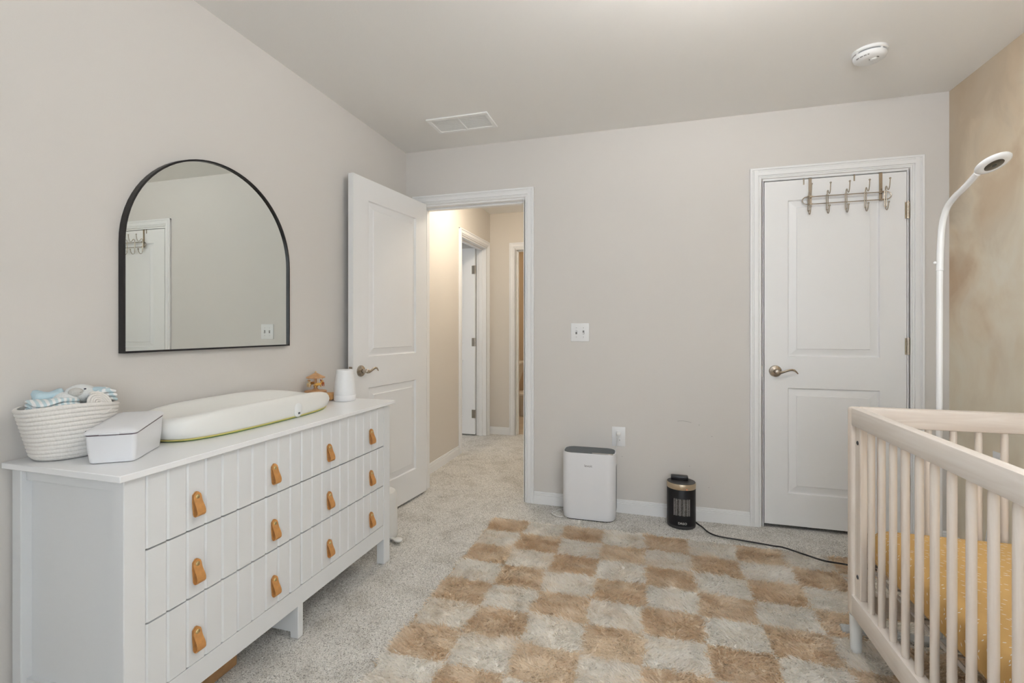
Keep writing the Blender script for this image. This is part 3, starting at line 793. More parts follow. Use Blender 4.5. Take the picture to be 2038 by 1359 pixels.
# ================================================================== hook rack
def hook_rack():
    t = thing('hook_rack', 'brushed metal over-door rack of five double hooks on the closet door', 'hook rack', (0, YB, 0))
    y = -.016
    for x in (.884, 1.228):
        bm = B(); box(bm, x-.008, x+.008, -.0032, -.0012, 1.877, 2.0345); box(bm, x-.008, x+.008, -.0032, .036, 2.0325, 2.0345)
        obj('strap', bm, NICKEL, t)
    zt, zb = 1.923, 1.881; xa, xb = .864, 1.249
    r = (zt-zb)/2
    loop = [(x, y, zt) for x in np.linspace(xa, xb, 12)]+[(xb+r*math.sin(a_)*1.1, y, (zt+zb)/2+r*math.cos(a_)) for a_ in np.linspace(0, PI, 9)[1:-1]] + \
           [(x, y, zb) for x in np.linspace(xb, xa, 12)]+[(xa-r*math.sin(a_)*1.1, y, (zt+zb)/2-r*math.cos(a_)) for a_ in np.linspace(0, PI, 9)[1:-1]]
    bm = B(); tube(bm, loop, .0026, 8, closed=True); obj('wire_frame', bm, NICKEL, t, True)
    for x in (.884, 1.228):
        bm = B(); box(bm, x-.008, x+.008, y-.004, -.001, zt-.004, zt+.004); box(bm, x-.008, x+.008, y-.004, -.001, zb-.004, zb+.004); obj('strap_clip', bm, NICKEL, t)
    proto = None
    for x in (.872, .964, 1.056, 1.149, 1.243):
        if proto is None:
            bm = B()
            for s in (-.004, .004):
                tube(bm, [(s, -.021, 1.839), (s, -.020, 1.889), (s, -.020, 1.929)], .0024, 6)
            tube(bm, crom([(0, -.020, 1.929), (0, -.024, 1.946), (0, -.034, 1.948), (0, -.046, 1.929), (0, -.060, 1.925), (0, -.070, 1.947), (0, -.074, 1.977)], 4), .0025, 7)
            tube(bm, crom([(0, -.021, 1.844), (0, -.026, 1.826), (0, -.040, 1.818), (0, -.053, 1.834), (0, -.058, 1.854)], 4), .0025, 7)
            H = obj('hook', bm, NICKEL, t, True); H.location = (x, 0, 0)
            bm = B()
            bmesh.ops.create_uvsphere(bm, u_segments=10, v_segments=8, radius=.0052, matrix=Matrix.Translation((0, -.074, 1.98)))
            bmesh.ops.create_uvsphere(bm, u_segments=10, v_segments=8, radius=.0052, matrix=Matrix.Translation((0, -.058, 1.857)))
            K = obj('ball_tip', bm, NICKEL, H, True); proto = (H, K)
        else:
            H = bpy.data.objects.new('hook', proto[0].data); COL.objects.link(H); H.parent = t; H.location = (x, 0, 0)
            K = bpy.data.objects.new('ball_tip', proto[1].data); COL.objects.link(K); K.parent = H
hook_rack()
for i, (x, lab) in enumerate(((.852, 'thin metal clip over the closet door beside the left strap'), (1.102, 'thin metal clip over the closet door between the two straps'))):
    bm = B(); box(bm, x-.003, x+.003, YB-.0035, YB-.001, 1.998, 2.0345); box(bm, x-.003, x+.003, YB-.0035, YB+.036, 2.033, 2.0345)
    tag(obj('door_clip', bm, NICKEL), lab, 'clip', 'thin clips over the closet door')

# ================================================================== switch, outlet
def switch():
    t = thing('light_switch', 'white double toggle light switch on the wall right of the doorway', 'light switch', (-.434, YB, 1.147))
    w_ = .0595
    bx('cover_plate', -w_, w_, -.0055, -.0003, -.0595, .0595, PLASTIC, t, .003, 2)
    for x, up in ((-.023, 1), (.023, -1)):
        bx('toggle_slot', x-.0055, x+.0055, -.0062, -.005, -.012, .012, mat('slot_shadow', (.22, .22, .22), .6), t)
        bm = B(); box(bm, x-.0042, x+.0042, -.017, -.004, -.0045+up*.006, .0045+up*.006, .0015, 1); obj('toggle', bm, PLASTIC, t, True)
        for z in (-.030, .030):
            bm = B(); lathe(bm, [(.0028, 0), (.002, .001), (0, .0012)], 10, mtx=Matrix.Translation((x, -.0055, z)) @ Matrix.Rotation(PI/2, 4, 'X')); obj('screw', bm, mat('screw_grey', (.5, .5, .5), .4), t)
switch()
def outlet():
    t = thing('wall_outlet', 'white duplex wall outlet above the air purifier', 'outlet', (-.188, YB, .486))
    bx('cover_plate', -.041, .041, -.0055, -.0003, -.0615, .0615, PLASTIC, t, .003, 2)
    for z in (-.024, .022):
        bm = B(); box(bm, -.016, .016, -.0068, -.005, z-.013, z+.013, .005, 2); obj('receptacle', bm, mat('recept_white', (.78, .79, .8), .3), t, True)
        for x in (-.006, .006): bx('slot', x-.0012, x+.0012, -.0071, -.006, z-.002, z+.006, DARKGAP, t)
outlet()

# ================================================================== air purifier
def rrect(w_, d_, r, n=8):
    P = []
    for cx_, cy_, a0 in ((w_/2-r, d_/2-r, 0), (-w_/2+r, d_/2-r, PI/2), (-w_/2+r, -d_/2+r, PI), (w_/2-r, -d_/2+r, 1.5*PI)):
        for k in range(n+1): a_ = a0+PI/2*k/n; P.append((cx_+r*math.cos(a_), cy_+r*math.sin(a_)))
    return P
def loft(name, rings, m, parent, smooth=True, capb=True, capt=True):
    V = []; F = []; n = len(rings[0])
    for R in rings: V += R
    for i in range(len(rings)-1):
        for k in range(n): F.append((i*n+k, i*n+(k+1) % n, (i+1)*n+(k+1) % n, (i+1)*n+k))
    if capb: F.append(tuple(range(n))[::-1])
    if capt: F.append(tuple(range((len(rings)-1)*n, len(rings)*n)))
    return mesh(name, V, F, m, parent, smooth)
def purifier():
    W_, D_ = .322, .165
    t = thing('air_purifier', 'white slab air purifier with a dark grey top below the outlet', 'air purifier', (-.357, 2.975, 0), .012)
    R = lambda s, z, w2=W_, d2=D_: [(x, y, z) for x, y in rrect(w2*s, d2*s+(1-s)*0, .055)]
    body = mat('purifier_white', (.78, .79, .815), .4)
    loft('body', [R(.965, .012), R(.985, .016), R(.995, .05), R(1, .2), R(1, .40), R(.99, .408)], body, t)
    loft('foot', [R(.93, .006), R(.93, .012)], BLACKPL, t)
    loft('top_rim', [R(.99, .408), R(.985, .414), R(.965, .4145), R(.955, .411)], body, t, capb=False)
    tp = loft('control_top', [R(.952, .4105), R(.948, .4155)], GREYPL, t)
    bm = B(); box(bm, .02, .148, -.074, -.064, .411, .4172, .003, 1); obj('air_inlet_lip', bm, mat('lip_beige', (.55, .50, .45), .5), t)
    v, f = text_geo('levoit', .021)
    mesh('logo', [(x, -D_/2-.0006, .333+y) for x, y, z in v], f, mat('logo_grey', (.10, .10, .11), .5), t)
    for s in (-1, 1):
        bm = B(); box(bm, s*(W_/2-.0005), s*(W_/2+.0008), -.02, .05, .06, .33); obj('side_grille', bm, mat('grille_dark', (.25, .25, .26), .6), t)
purifier()
WCORD = mat('white_cord', (.78, .78, .77), .45)
def pcord():
    t = thing('purifier_cord', 'white power cord running from the wall outlet down behind the purifier', 'cord', (-.188, YB, .51))
    bm = B(); box(bm, -.013, .013, -.030, -.0075, -.013, .010, .005, 2); obj('plug', bm, WCORD, t, True)
    bm = B()
    pts = [(-.002, -.026, -.008), (-.004, -.032, -.030), (-.010, -.024, -.075), (-.018, -.021, -.13), (-.022, -.022, -.28), (-.024, -.024, -.44), (-.045, -.022, -.490), (-.12, -.021, -.497), (-.30, -.022, -.497), (-.345, -.06, -.496), (-.385, -.125, -.494), (-.398, -.162, -.493), (-.380, -.185, -.494), (-.345, -.200, -.495), (-.322, -.196, -.493)]
    tube(bm, crom(pts, 6), .0030, 8); obj('cable', bm, WCORD, t, True)
pcord()

# ================================================================== heater
def heater():
    t = thing('space_heater', 'small black cylindrical space heater with a champagne gold band', 'heater', (.181, 2.988, 0), -.02)
    r = .081; sy = .92
    def cyl(name, prof, m, n=48): bm = B(); lathe(bm, prof, n, sy=sy); return obj(name, bm, m, t, True)
    gl = mat('heater_gloss', (.010, .010, .012), .38, spec=.3)
    cyl('base', [(.078, .008), (.080, .012), (.081, .024), (.0805, .026)], mat('heater_foot', (.03, .03, .032), .5))
    cyl('body', [(.0805, .026), (r, .030), (r, .2315), (.0795, .234)], gl)
    cyl('gold_band', [(.0805, .234), (.0815, .236), (.0815, .2645), (.0800, .2665)], GOLD)
    cyl('top', [(.0795, .2660), (.0785, .2685), (.070, .2690), (0, .2675)], mat('heater_top', (.035, .034, .034), .4))
    bm = B(); box(bm, -.058, .040, .008, .050, .268, .293, .006, 2); obj('carry_handle', bm, BLACKPL, t, True)
    # grille window: fins behind a recessed opening, wrapped on the front of the body
    def wrap(x, off=0): a_ = x/r; return ((r+off)*math.sin(a_), -(r+off)*sy*math.cos(a_))
    def patch(name, xa, xb, za, zb, off, m, parent, n=6, th=.0012):
        V = []; F = []
        for i in range(n+1):
            x = xa+(xb-xa)*i/n
            for o_ in (off, off+th):
                px, py = wrap(x, o_)
                V += [(px, py, za), (px, py, zb)]
        for i in range(n):
            a_, b_ = i*4, (i+1)*4
            F += [(a_+2, a_+3, b_+3, b_+2), (a_, b_, b_+1, a_+1), (a_+1, b_+1, b_+3, a_+3), (a_, a_+2, b_+2, b_)]
        F += [(0, 1, 3, 2), (n*4, n*4+2, n*4+3, n*4+1)]
        return mesh(name, V, F, m, parent)
    mesh_m = bpy.data.materials.new('heater_mesh'); mesh_m.use_nodes = True; nt, b = nodes(mesh_m)
    tc = nt.nodes.new('ShaderNodeTexCoord'); ck = nt.nodes.new('ShaderNodeTexVoronoi'); ck.inputs['Scale'].default_value = 320; nt.links.new(tc.outputs['Object'], ck.inputs['Vector'])
    rp = nt.nodes.new('ShaderNodeValToRGB'); rp.color_ramp.elements[0].color = (.34, .32, .30, 1); rp.color_ramp.elements[1].color = (.02, .02, .02, 1); rp.color_ramp.elements[1].position = .6
    nt.links.new(ck.outputs['Distance'], rp.inputs[0]); nt.links.new(rp.outputs[0], b.inputs['Base Color']); b.inputs['Roughness'].default_value = .5
    patch('heating_element', -.045, .045, .088, .183, .0004, mesh_m, t)
    for x in (-.043, -.031, -.010, .012, .033, .044):
        patch('grille_bar', x-.0014, x+.0014, .087, .184, .0014, mat('grille_silver', (.48, .48, .50), .35, .6), t, 1)
    bm = B(); px, py = wrap(.028, .0012); bmesh.ops.create_uvsphere(bm, u_segments=8, v_segments=6, radius=.0022, matrix=Matrix.Translation((px, py, .241)))
    obj('power_light', bm, mat('red_led', (.9, .15, .08), .4, emit=((1, .16, .08), 1.5)), t)
    v, f = text_geo('DREO', .0175)
    mesh('logo', [(*wrap(x*1.05+.004, .0016), .038+y) for x, y, z in v], f, mat('logo_white', (.85, .85, .83), .4), t)
heater()
bm = B()
cp = [(.255, 3.012, .030), (.275, 2.995, .020), (.296, 2.963, .017), (.321, 2.899, .017), (.369, 2.858, .017), (.468, 2.841, .017), (.587, 2.819, .018), (.63, 2.79, .026), (.670, 2.765, .034), (.745, 2.702, .038), (.819, 2.654, .038), (.9, 2.642, .038), (1.002, 2.623, .038), (1.10, 2.632, .038), (1.22, 2.66, .038), (1.34, 2.70, .030), (1.46, 2.73, .018), (1.515, 2.74, .018)]
tube(bm, crom(cp, 6), .0042, 8)
tag(obj('heater_cord', bm, BLACKRUB, None, True), 'black power cord from the heater across the rug edge to the crib', 'cord')
# cords on the mural wall behind the crib
bm = B(); tube(bm, crom([(1.532, 2.745, .55), (1.530, 2.752, .46), (1.529, 2.755, .36), (1.531, 2.758, .26), (1.530, 2.745, .12), (1.530, 2.742, .095)], 6), .0065, 8)
tag(obj('black_cable', bm, BLACKRUB, None, True), 'black cord hanging on the mural wall behind the crib', 'cord')
bm = B(); tube(bm, crom([(1.517, 2.690, .52), (1.516, 2.692, .45), (1.516, 2.705, .36), (1.516, 2.745, .24), (1.516, 2.77, .12), (1.512, 2.78, .022)], 6), .0036, 8)
tag(obj('white_cable', bm, WCORD, None, True), 'thin white cord hanging on the mural wall behind the crib', 'cord')
t = thing('wall_outlet', 'white wall outlet on the mural wall behind the crib', 'outlet', (XR, 2.715, .545))
bx('cover_plate', -.0055, -.0003, -.036, .036, -.0575, .0575, PLASTIC, t, .003, 2)
for z in (-.022, .022): bx('receptacle', -.0072, -.005, -.016, .016, z-.013, z+.013, mat('recept_white', (.78, .79, .8)), t)

# ================================================================== ceiling fittings
def vent():
    x0, x1, y0, y1 = -1.306, -.911, 2.624, 2.836
    t = thing('ceiling_vent', 'white louvred air register on the ceiling near the corner', 'vent', (0, 0, ZC))
    VM = mat('vent_white', (.93, .93, .92), .45)
    bm = B(); b = .026
    box(bm, x0, x1, y0, y0+b, -.009, -.0003, .003, 1); box(bm, x0, x1, y1-b, y1, -.009, -.0003, .003, 1)
    box(bm, x0, x0+b, y0+b-.002, y1-b+.002, -.009, -.0003, .003, 1); box(bm, x1-b, x1, y0+b-.002, y1-b+.002, -.009, -.0003, .003, 1)
    obj('frame', bm, VM, t)
    xc = (x0+x1)/2
    bx('divider', xc-.004, xc+.004, y0+b, y1-b, -.0085, -.001, VM, t)
    bx('duct_backing', x0+b-.002, x1-b+.002, y0+b-.002, y1-b+.002, -.0014, -.0004, mat('duct_grey', (.85, .85, .85), .8), t)
    n = 12; st = (y1-y0-2*b)/n; L_ = xc-.004-x0-b
    bm = B(); box(bm, 0, L_, -st*.46, st*.46, -.0005, .0005, mtx=Matrix.Rotation(.12, 4, 'X')); s0 = obj('louver', bm, VM, t)
    first = True
    for xa in (x0+b, xc+.004):
        for k in range(n):
            if first: o = s0; first = False
            else: o = bpy.data.objects.new('louver', s0.data); COL.objects.link(o); o.parent = t
            o.location = (xa, y0+b+(k+.5)*st, -.0052)
vent()
def smoke():
    t = thing('smoke_detector', 'round white smoke detector on the ceiling', 'smoke detector', (.968, 2.545, ZC))
    SM = mat('detector_white', (.80, .805, .80), .45)
    def L_(nm, prof, m, **k): bm = B(); lathe(bm, prof, 40, **k); return obj(nm, bm, m, t, True)
    L_('mount_ring', [(.070, -.0003), (.070, -.010), (.067, -.013), (.064, -.0135)], SM)
    L_('vent_gap', [(.060, -.012), (.060, -.019)], mat('detector_gap', (.20, .21, .23), .7))
    L_('cover', [(.064, -.019), (.065, -.024), (.062, -.034), (.052, -.041), (.030, -.044), (0, -.0445)], SM)
    for k in range(4):
        a_ = .4+k*PI/2; bm = B(); box(bm, .058, .0645, -.004, .004, -.020, -.012, mtx=Matrix.Rotation(a_, 4, 'Z')); obj('gap_post', bm, SM, t)
    bm = B(); lathe(bm, [(.013, -.0435), (.013, -.047), (.011, -.048), (0, -.048)], 20, c=(.012, -.012)); obj('test_button', bm, SM, t, True)
    ink = mat('printed_ink', (.10, .09, .085), .6)
    bm = B()
    for a0, a1 in ((3.35, 3.62), (3.70, 3.92), (3.98, 4.16), (4.22, 4.34)):     # printed line round the rim
        n = 6
        for q in range(n):
            b0 = a0+(a1-a0)*q/n; b1 = b0+(a1-a0)/n*.65
            P = [(rr*math.cos(a_), rr*math.sin(a_), zz) for rr, zz, a_ in ((.0600, -.0366, b0), (.0600, -.0366, b1), (.0560, -.0397, b1), (.0560, -.0397, b0))]
            vs = [bm.verts.new(p) for p in P]; bm.faces.new(vs)
    for cx_, cy_, w_, h_, a_ in ((.018, -.034, .010, .002, .3), (.022, -.029, .008, .002, .3), (-.006, -.012, .0025, .010, -.4)):
        box(bm, -w_/2, w_/2, -h_/2, h_/2, -.0452, -.0440, mtx=Matrix.Translation((cx_, cy_, 0)) @ Matrix.Rotation(a_, 4, 'Z'))
    obj('printed_marks', bm, ink, t)
smoke()
# ceiling lamp of the bedroom (above the top edge of the picture) and of the hallway
def pendant_lamp(name, label, loc, r, col, power):
    t = thing(name, label, 'ceiling light', loc)
    bm = B(); lathe(bm, [(.075, -.0005), (.075, -.012), (.05, -.024), (.012, -.028)], 28); obj('canopy', bm, NICKEL, t, True)
    bm = B(); tube(bm, [(0, 0, -.02), (0, 0, -.11)], .008, 12); obj('stem', bm, NICKEL, t, True)
    bm = B(); lathe(bm, [(r*.97, -.150), (r, -.152), (r, -.17), (r*.96, -.21), (r*.82, -.255), (r*.5, -.285), (0, -.295)], 36)
    obj('glass_shade', bm, mat(name+'_glass', (.9, .9, .88), .4, emit=(col, power)), t, True)
    for k in range(3):          # unseen bulbs added in the bowl to fill the room off the ceiling
        a_ = .5+k*2*PI/3; bm = B(); bmesh.ops.create_uvsphere(bm, u_segments=16, v_segments=10, radius=.032, matrix=Matrix.Translation((.07*math.cos(a_), .07*math.sin(a_), -.128)))
        obj('fill_bulb', bm, mat(name+'_fill_bulb', (.9, .9, .88), .4, emit=(col, FILL_BULB)), t, True)
    bm = B()
    for k in range(3):
        a_ = .5+k*2*PI/3; tube(bm, [(0, 0, -.10), (.14*math.cos(a_+.5), .14*math.sin(a_+.5), -.150)], .004, 6)
    obj('arms', bm, NICKEL, t)
def ceiling_lamp(name, label, loc, r, col, power):
    t = thing(name, label, 'ceiling light', loc)
    bm = B(); lathe(bm, [(r*.95, -.0005), (r*1.02, -.012), (r*.98, -.028)], 32); obj('canopy', bm, NICKEL, t, True)
    bm = B(); lathe(bm, [(r*.95, -.028), (r*.93, -.055), (r*.78, -.088), (r*.5, -.11), (0, -.12)], 32)
    o = obj('glass_shade', bm, mat(name+'_glass', (.9, .9, .88), .4, emit=(col, power)), t, True)
pendant_lamp('ceiling_light', 'frosted glass ceiling light in the middle of the bedroom', (0.30, 1.25, ZC), .15, (1, .978, .955), LAMP)
ceiling_lamp('bathroom_light', 'round frosted ceiling light in the bathroom', (-1.15, 6.0, ZC), .14, (1, .86, .66), BATH)
ceiling_lamp('hall_ceiling_light', 'round frosted ceiling light in the hallway', (-1.18, 3.72, ZC), .14, (1, .885, .73), HALL)

# ================================================================== things on the dresser
TZ = DR['zt']
def basket():
    c = (-1.598, .962)
    t = thing('rope_basket', 'cream coiled rope basket at the near end of the dresser', 'basket', (c[0], c[1], TZ))
    nt, b = nodes(ROPE); tc = nt.nodes.new('ShaderNodeTexCoord'); mp = nt.nodes.new('ShaderNodeMapping'); mp.inputs['Scale'].default_value = (1, 1, .55)
    nt.links.new(tc.outputs['Object'], mp.inputs[0])
    vo = nt.nodes.new('ShaderNodeTexVoronoi'); vo.inputs['Scale'].default_value = 190; nt.links.new(mp.outputs[0], vo.inputs['Vector'])
    bp = nt.nodes.new('ShaderNodeBump'); bp.inputs['Strength'].default_value = .5; bp.inputs['Distance'].default_value = .002; bp.invert = True
    nt.links.new(vo.outputs['Distance'], bp.inputs['Height']); nt.links.new(bp.outputs[0], b.inputs['Normal'])
    nc = 13; hh = .148; prof = []
    def rad(z):
        q = z/hh
        return .0, q
    n = 56
    V = []; F = []
    zs = []
    for k in range(nc):
        for j in range(6): zs.append((k+j/6)*hh/nc)
    zs.append(hh)
    def ring(z, inner):
        q = z/hh; ph = (z/hh*nc) % 1
        bulge = .0034*math.sqrt(max(0, 1-(2*ph-1)**2))
        q2 = min(1, q*1.0)
        rx = .070+.016*q2-(.012*(1-q/.12)**2 if q < .12 else 0); ry = .084+.034*q2-(.014*(1-q/.12)**2 if q < .12 else 0)
        cy = -.004*q2
        d_ = bulge if not inner else -.007
        lift = .0
        out = []
        for k in range(n):
            a_ = 2*PI*k/n
            zz = z+(.006*math.cos(2*a_+.4)-.004*math.sin(a_))*q2*q2
            out.append(((rx+d_)*math.cos(a_), cy+(ry+d_)*math.sin(a_), max(.001, zz)))
        return out
    rings = [ring(z, False) for z in zs]+[ring(z, True) for z in (hh, hh*.6, hh*.25, .012)]
    loft('basket_wall', rings, ROPE, t)
    for s in (1,):
        bm = B(); pts = [(.014*math.cos(a_)-.03+.0, s*(.118+.003*math.sin(a_))-.004, hh-.004+.020*math.sin(a_)) for a_ in np.linspace(0, PI, 9)]
        tube(bm, pts, .0042, 8); obj('loop_handle', bm, ROPE, t, True)
    return c, hh
bc, bh = basket()
def cloth_mat(name, c0, c1, scale, rot):
    m = bpy.data.materials.new(name); m.use_nodes = True; nt, b = nodes(m)
    tc = nt.nodes.new('ShaderNodeTexCoord'); mp = nt.nodes.new('ShaderNodeMapping'); mp.inputs['Rotation'].default_value = rot; nt.links.new(tc.outputs['Object'], mp.inputs[0])
    wv = nt.nodes.new('ShaderNodeTexWave'); wv.inputs['Scale'].default_value = scale; wv.inputs['Distortion'].default_value = .6; nt.links.new(mp.outputs[0], wv.inputs['Vector'])
    rp = nt.nodes.new('ShaderNodeValToRGB'); rp.color_ramp.elements[0].color = (*c0, 1); rp.color_ramp.elements[1].color = (*c1, 1)
    rp.color_ramp.elements[0].position = .35; rp.color_ramp.elements[1].position = .65
    nt.links.new(wv.outputs['Fac'], rp.inputs[0]); nt.links.new(rp.outputs[0], b.inputs['Base Color']); b.inputs['Roughness'].default_value = .95; b.inputs['Specular IOR Level'].default_value = .1
    n = nt.nodes.new('ShaderNodeTexNoise'); n.inputs['Scale'].default_value = 260; nt.links.new(tc.outputs['Object'], n.inputs['Vector'])
    bp = nt.nodes.new('ShaderNodeBump'); bp.inputs['Strength'].default_value = .5; bp.inputs['Distance'].default_value = .003; nt.links.new(n.outputs['Fac'], bp.inputs['Height']); nt.links.new(bp.outputs[0], b.inputs['Normal'])
    return m
BLU, WHT = (.60, .74, .785), (.88, .90, .91)
def folded(name, label, loc, rz, tilt, size, m, layers=3):
    """a folded, slightly puffy cloth: stacked soft layers with rounded front folds"""
    t = thing(name, label, 'cloth', loc, rz, 'folded cloths in the rope basket'); t.rotation_euler = (tilt[0], tilt[1], rz)
    L_, W_, H_ = size
    for k in range(layers):
        h = H_/layers; n1, n2 = 16, 14; V = []; F = []
        for i in range(n1+1):
            u = i/n1
            for j in range(n2):
                a_ = 2*PI*j/n2
                e = (abs(math.cos(a_))**.45)*math.copysign(1, math.cos(a_)); g = (abs(math.sin(a_))**.7)*math.copysign(1, math.sin(a_))
                end = math.sqrt(max(.0, 1-(2*u-1)**8))
                wob = 1+.06*math.sin(5*u+k*2+j*.3)
                V.append(((u-.5)*L_, e*W_/2*wob*(.55+.45*end), (k+.5)*h+g*h*.54*max(.12, end)*(1+.18*math.sin(7*u+k*1.7))+.004*math.sin(6*u+2*e)))
        for i in range(n1):
            for j in range(n2): F.append((i*n2+j, i*n2+(j+1) % n2, (i+1)*n2+(j+1) % n2, (i+1)*n2+j))
        F += [tuple(range(n2))[::-1], tuple(range(n1*n2, (n1+1)*n2))]
        mesh('fold', V, F, m, t, 'all')
    return t
z0 = TZ+bh
cmA = cloth_mat('striped_towel', BLU, WHT, 26, (0, 0, .25)); cmB = cloth_mat('striped_towel_b', BLU, WHT, 22, (.3, .2, .8)); cmC = mat('blue_terry', (.52, .67, .74), .95, bump=(300, .6), spec=.1)
folded('folded_cloth', 'blue and white striped cloth folded over the left rim of the basket', (bc[0]+.012, bc[1]-.050, z0-.014), 1.50, (.04, -.04), (.100, .080, .034), cmA)
folded('folded_cloth', 'striped cloth bulging above the right side of the basket', (bc[0]+.002, bc[1]+.072, z0-.006), 1.40, (.0, -.10), (.070, .078, .036), cmB)
folded('folded_cloth', 'plain light blue cloth tucked at the back of the basket', (bc[0]-.034, bc[1]-.036, z0-.006), 1.3, (.25, .0), (.070, .040, .044), cmC, 2)
def blob(bm, c, r, s=(1, 1, 1), seed=0, amp=.08, nu=20, nv=14, rot=None):
    M = Matrix.Translation(c) @ (rot or Matrix.Identity(4)) @ Matrix.Diagonal((r*s[0], r*s[1], r*s[2], 1))
    rr = bmesh.ops.create_uvsphere(bm, u_segments=nu, v_segments=nv, radius=1)
    for v in rr['verts']:
        p = v.co; k = 1+amp*(math.sin(3*p.x+seed)+math.sin(4*p.y+2*seed)+math.sin(3.3*p.z+seed*1.3))/3; v.co = p*k
    bmesh.ops.transform(bm, matrix=M, verts=rr['verts'])
def plush():
    t = thing('plush_toy', 'white plush toy with a grey muzzle lying on top of the basket', 'plush toy', (bc[0]-.004, bc[1]+.014, z0+.004))
    PW = mat('plush_white', (.78, .80, .80), 1, bump=(420, .8), spec=.05)
    bm = B(); blob(bm, (0, .012, .018), .034, (1, 1.25, .85), 1); blob(bm, (.004, -.028, .006), .030, (1, 1, .8), 2); blob(bm, (.0, .048, .010), .022, (1, 1.2, .7), 3)
    obj('body', bm, PW, t, 'all')
    bm = B(); blob(bm, (.020, -.012, .027), .018, (.8, 1.05, .72), 4, .04); obj('muzzle', bm, mat('plush_grey', (.62, .61, .58), 1, bump=(420, .8)), t, 'all')
    bm = B(); blob(bm, (.033, .003, .036), .0026, (1, 1.3, .8), 0, 0, 8, 6); obj('eye', bm, mat('eye_navy', (.02, .02, .05), .2), t, 'all')
    bm = B(); blob(bm, (.012, .040, .028), .020, (.9, 1.5, .45), 5); obj('blue_ear', bm, cmC, t, 'all')
plush()
def coaster():
    t = thing('coiled_rope_disc', 'round coiled rope disc propped up inside the basket rim', 'rope disc', (bc[0]+.066, bc[1]+.030, z0-.002))
    t.rotation_euler = (0, 1.10, .15)
    bm = B(); pts = []
    for k in range(150):
        a_ = k/150*2*PI*4.6; r_ = .004+.0068*a_/(2*PI)
        pts.append((r_*math.cos(a_), r_*math.sin(a_), 0))
    tube(bm, pts, .0038, 8); obj('coil', bm, ROPE, t, True)
coaster()

def wipes():
    A_ = Vector((-1.435, .898)); ab = Vector((.089, .060)); W_ = .108; D_ = .186
    rz = math.atan2(ab.y, ab.x)
    t = thing('wipes_box', 'white plastic wipes dispenser box in front of the basket', 'wipes dispenser', (A_.x, A_.y, TZ), rz)
    m = mat('wipes_white', (.79, .80, .825), .28)
    # tapered tub: narrower at the base; the rim rises towards the back
    def R(off, zf, zb, n=5, r=.012):
        P = []
        for x, y in rrect(W_+2*off, D_+2*off, r, n): P.append((x+W_/2, y+D_/2, zf+(zb-zf)*((y+D_/2)/D_)))
        return P
    loft('tub', [R(-.004, .0012, .0012), R(-.002, .003, .003), R(.002, .04, .045), R(.004, .076, .093)], m, t)
    loft('lid_gap_shade', [R(.0042, .0762, .0932), R(.0042, .0796, .0975)], mat('lid_gap_dark', (.10, .07, .09), .6), t)  # dark strip standing in for the shade of the lid gap
    # lid: front lip, flat sloped top higher in the middle
    lid = [R(.006, .0796, .0978), R(.0075, .083, .100), R(.003, .0885, .107), R(-.010, .0925, .112), R(-.03, .0940, .1135)]
    loft('lid', lid, m, t)
    bm = B(); box(bm, .030, .078, -.0125, -.004, .079, .085, .002, 1); obj('latch', bm, m, t, True)
    for x in (-.0045, .004):
        pass
    bm = B(); box(bm, -.0085, -.0055, .012, .020, .079, .088, .001, 1); obj('hinge_pin', bm, BLACKPL, t)
wipes()

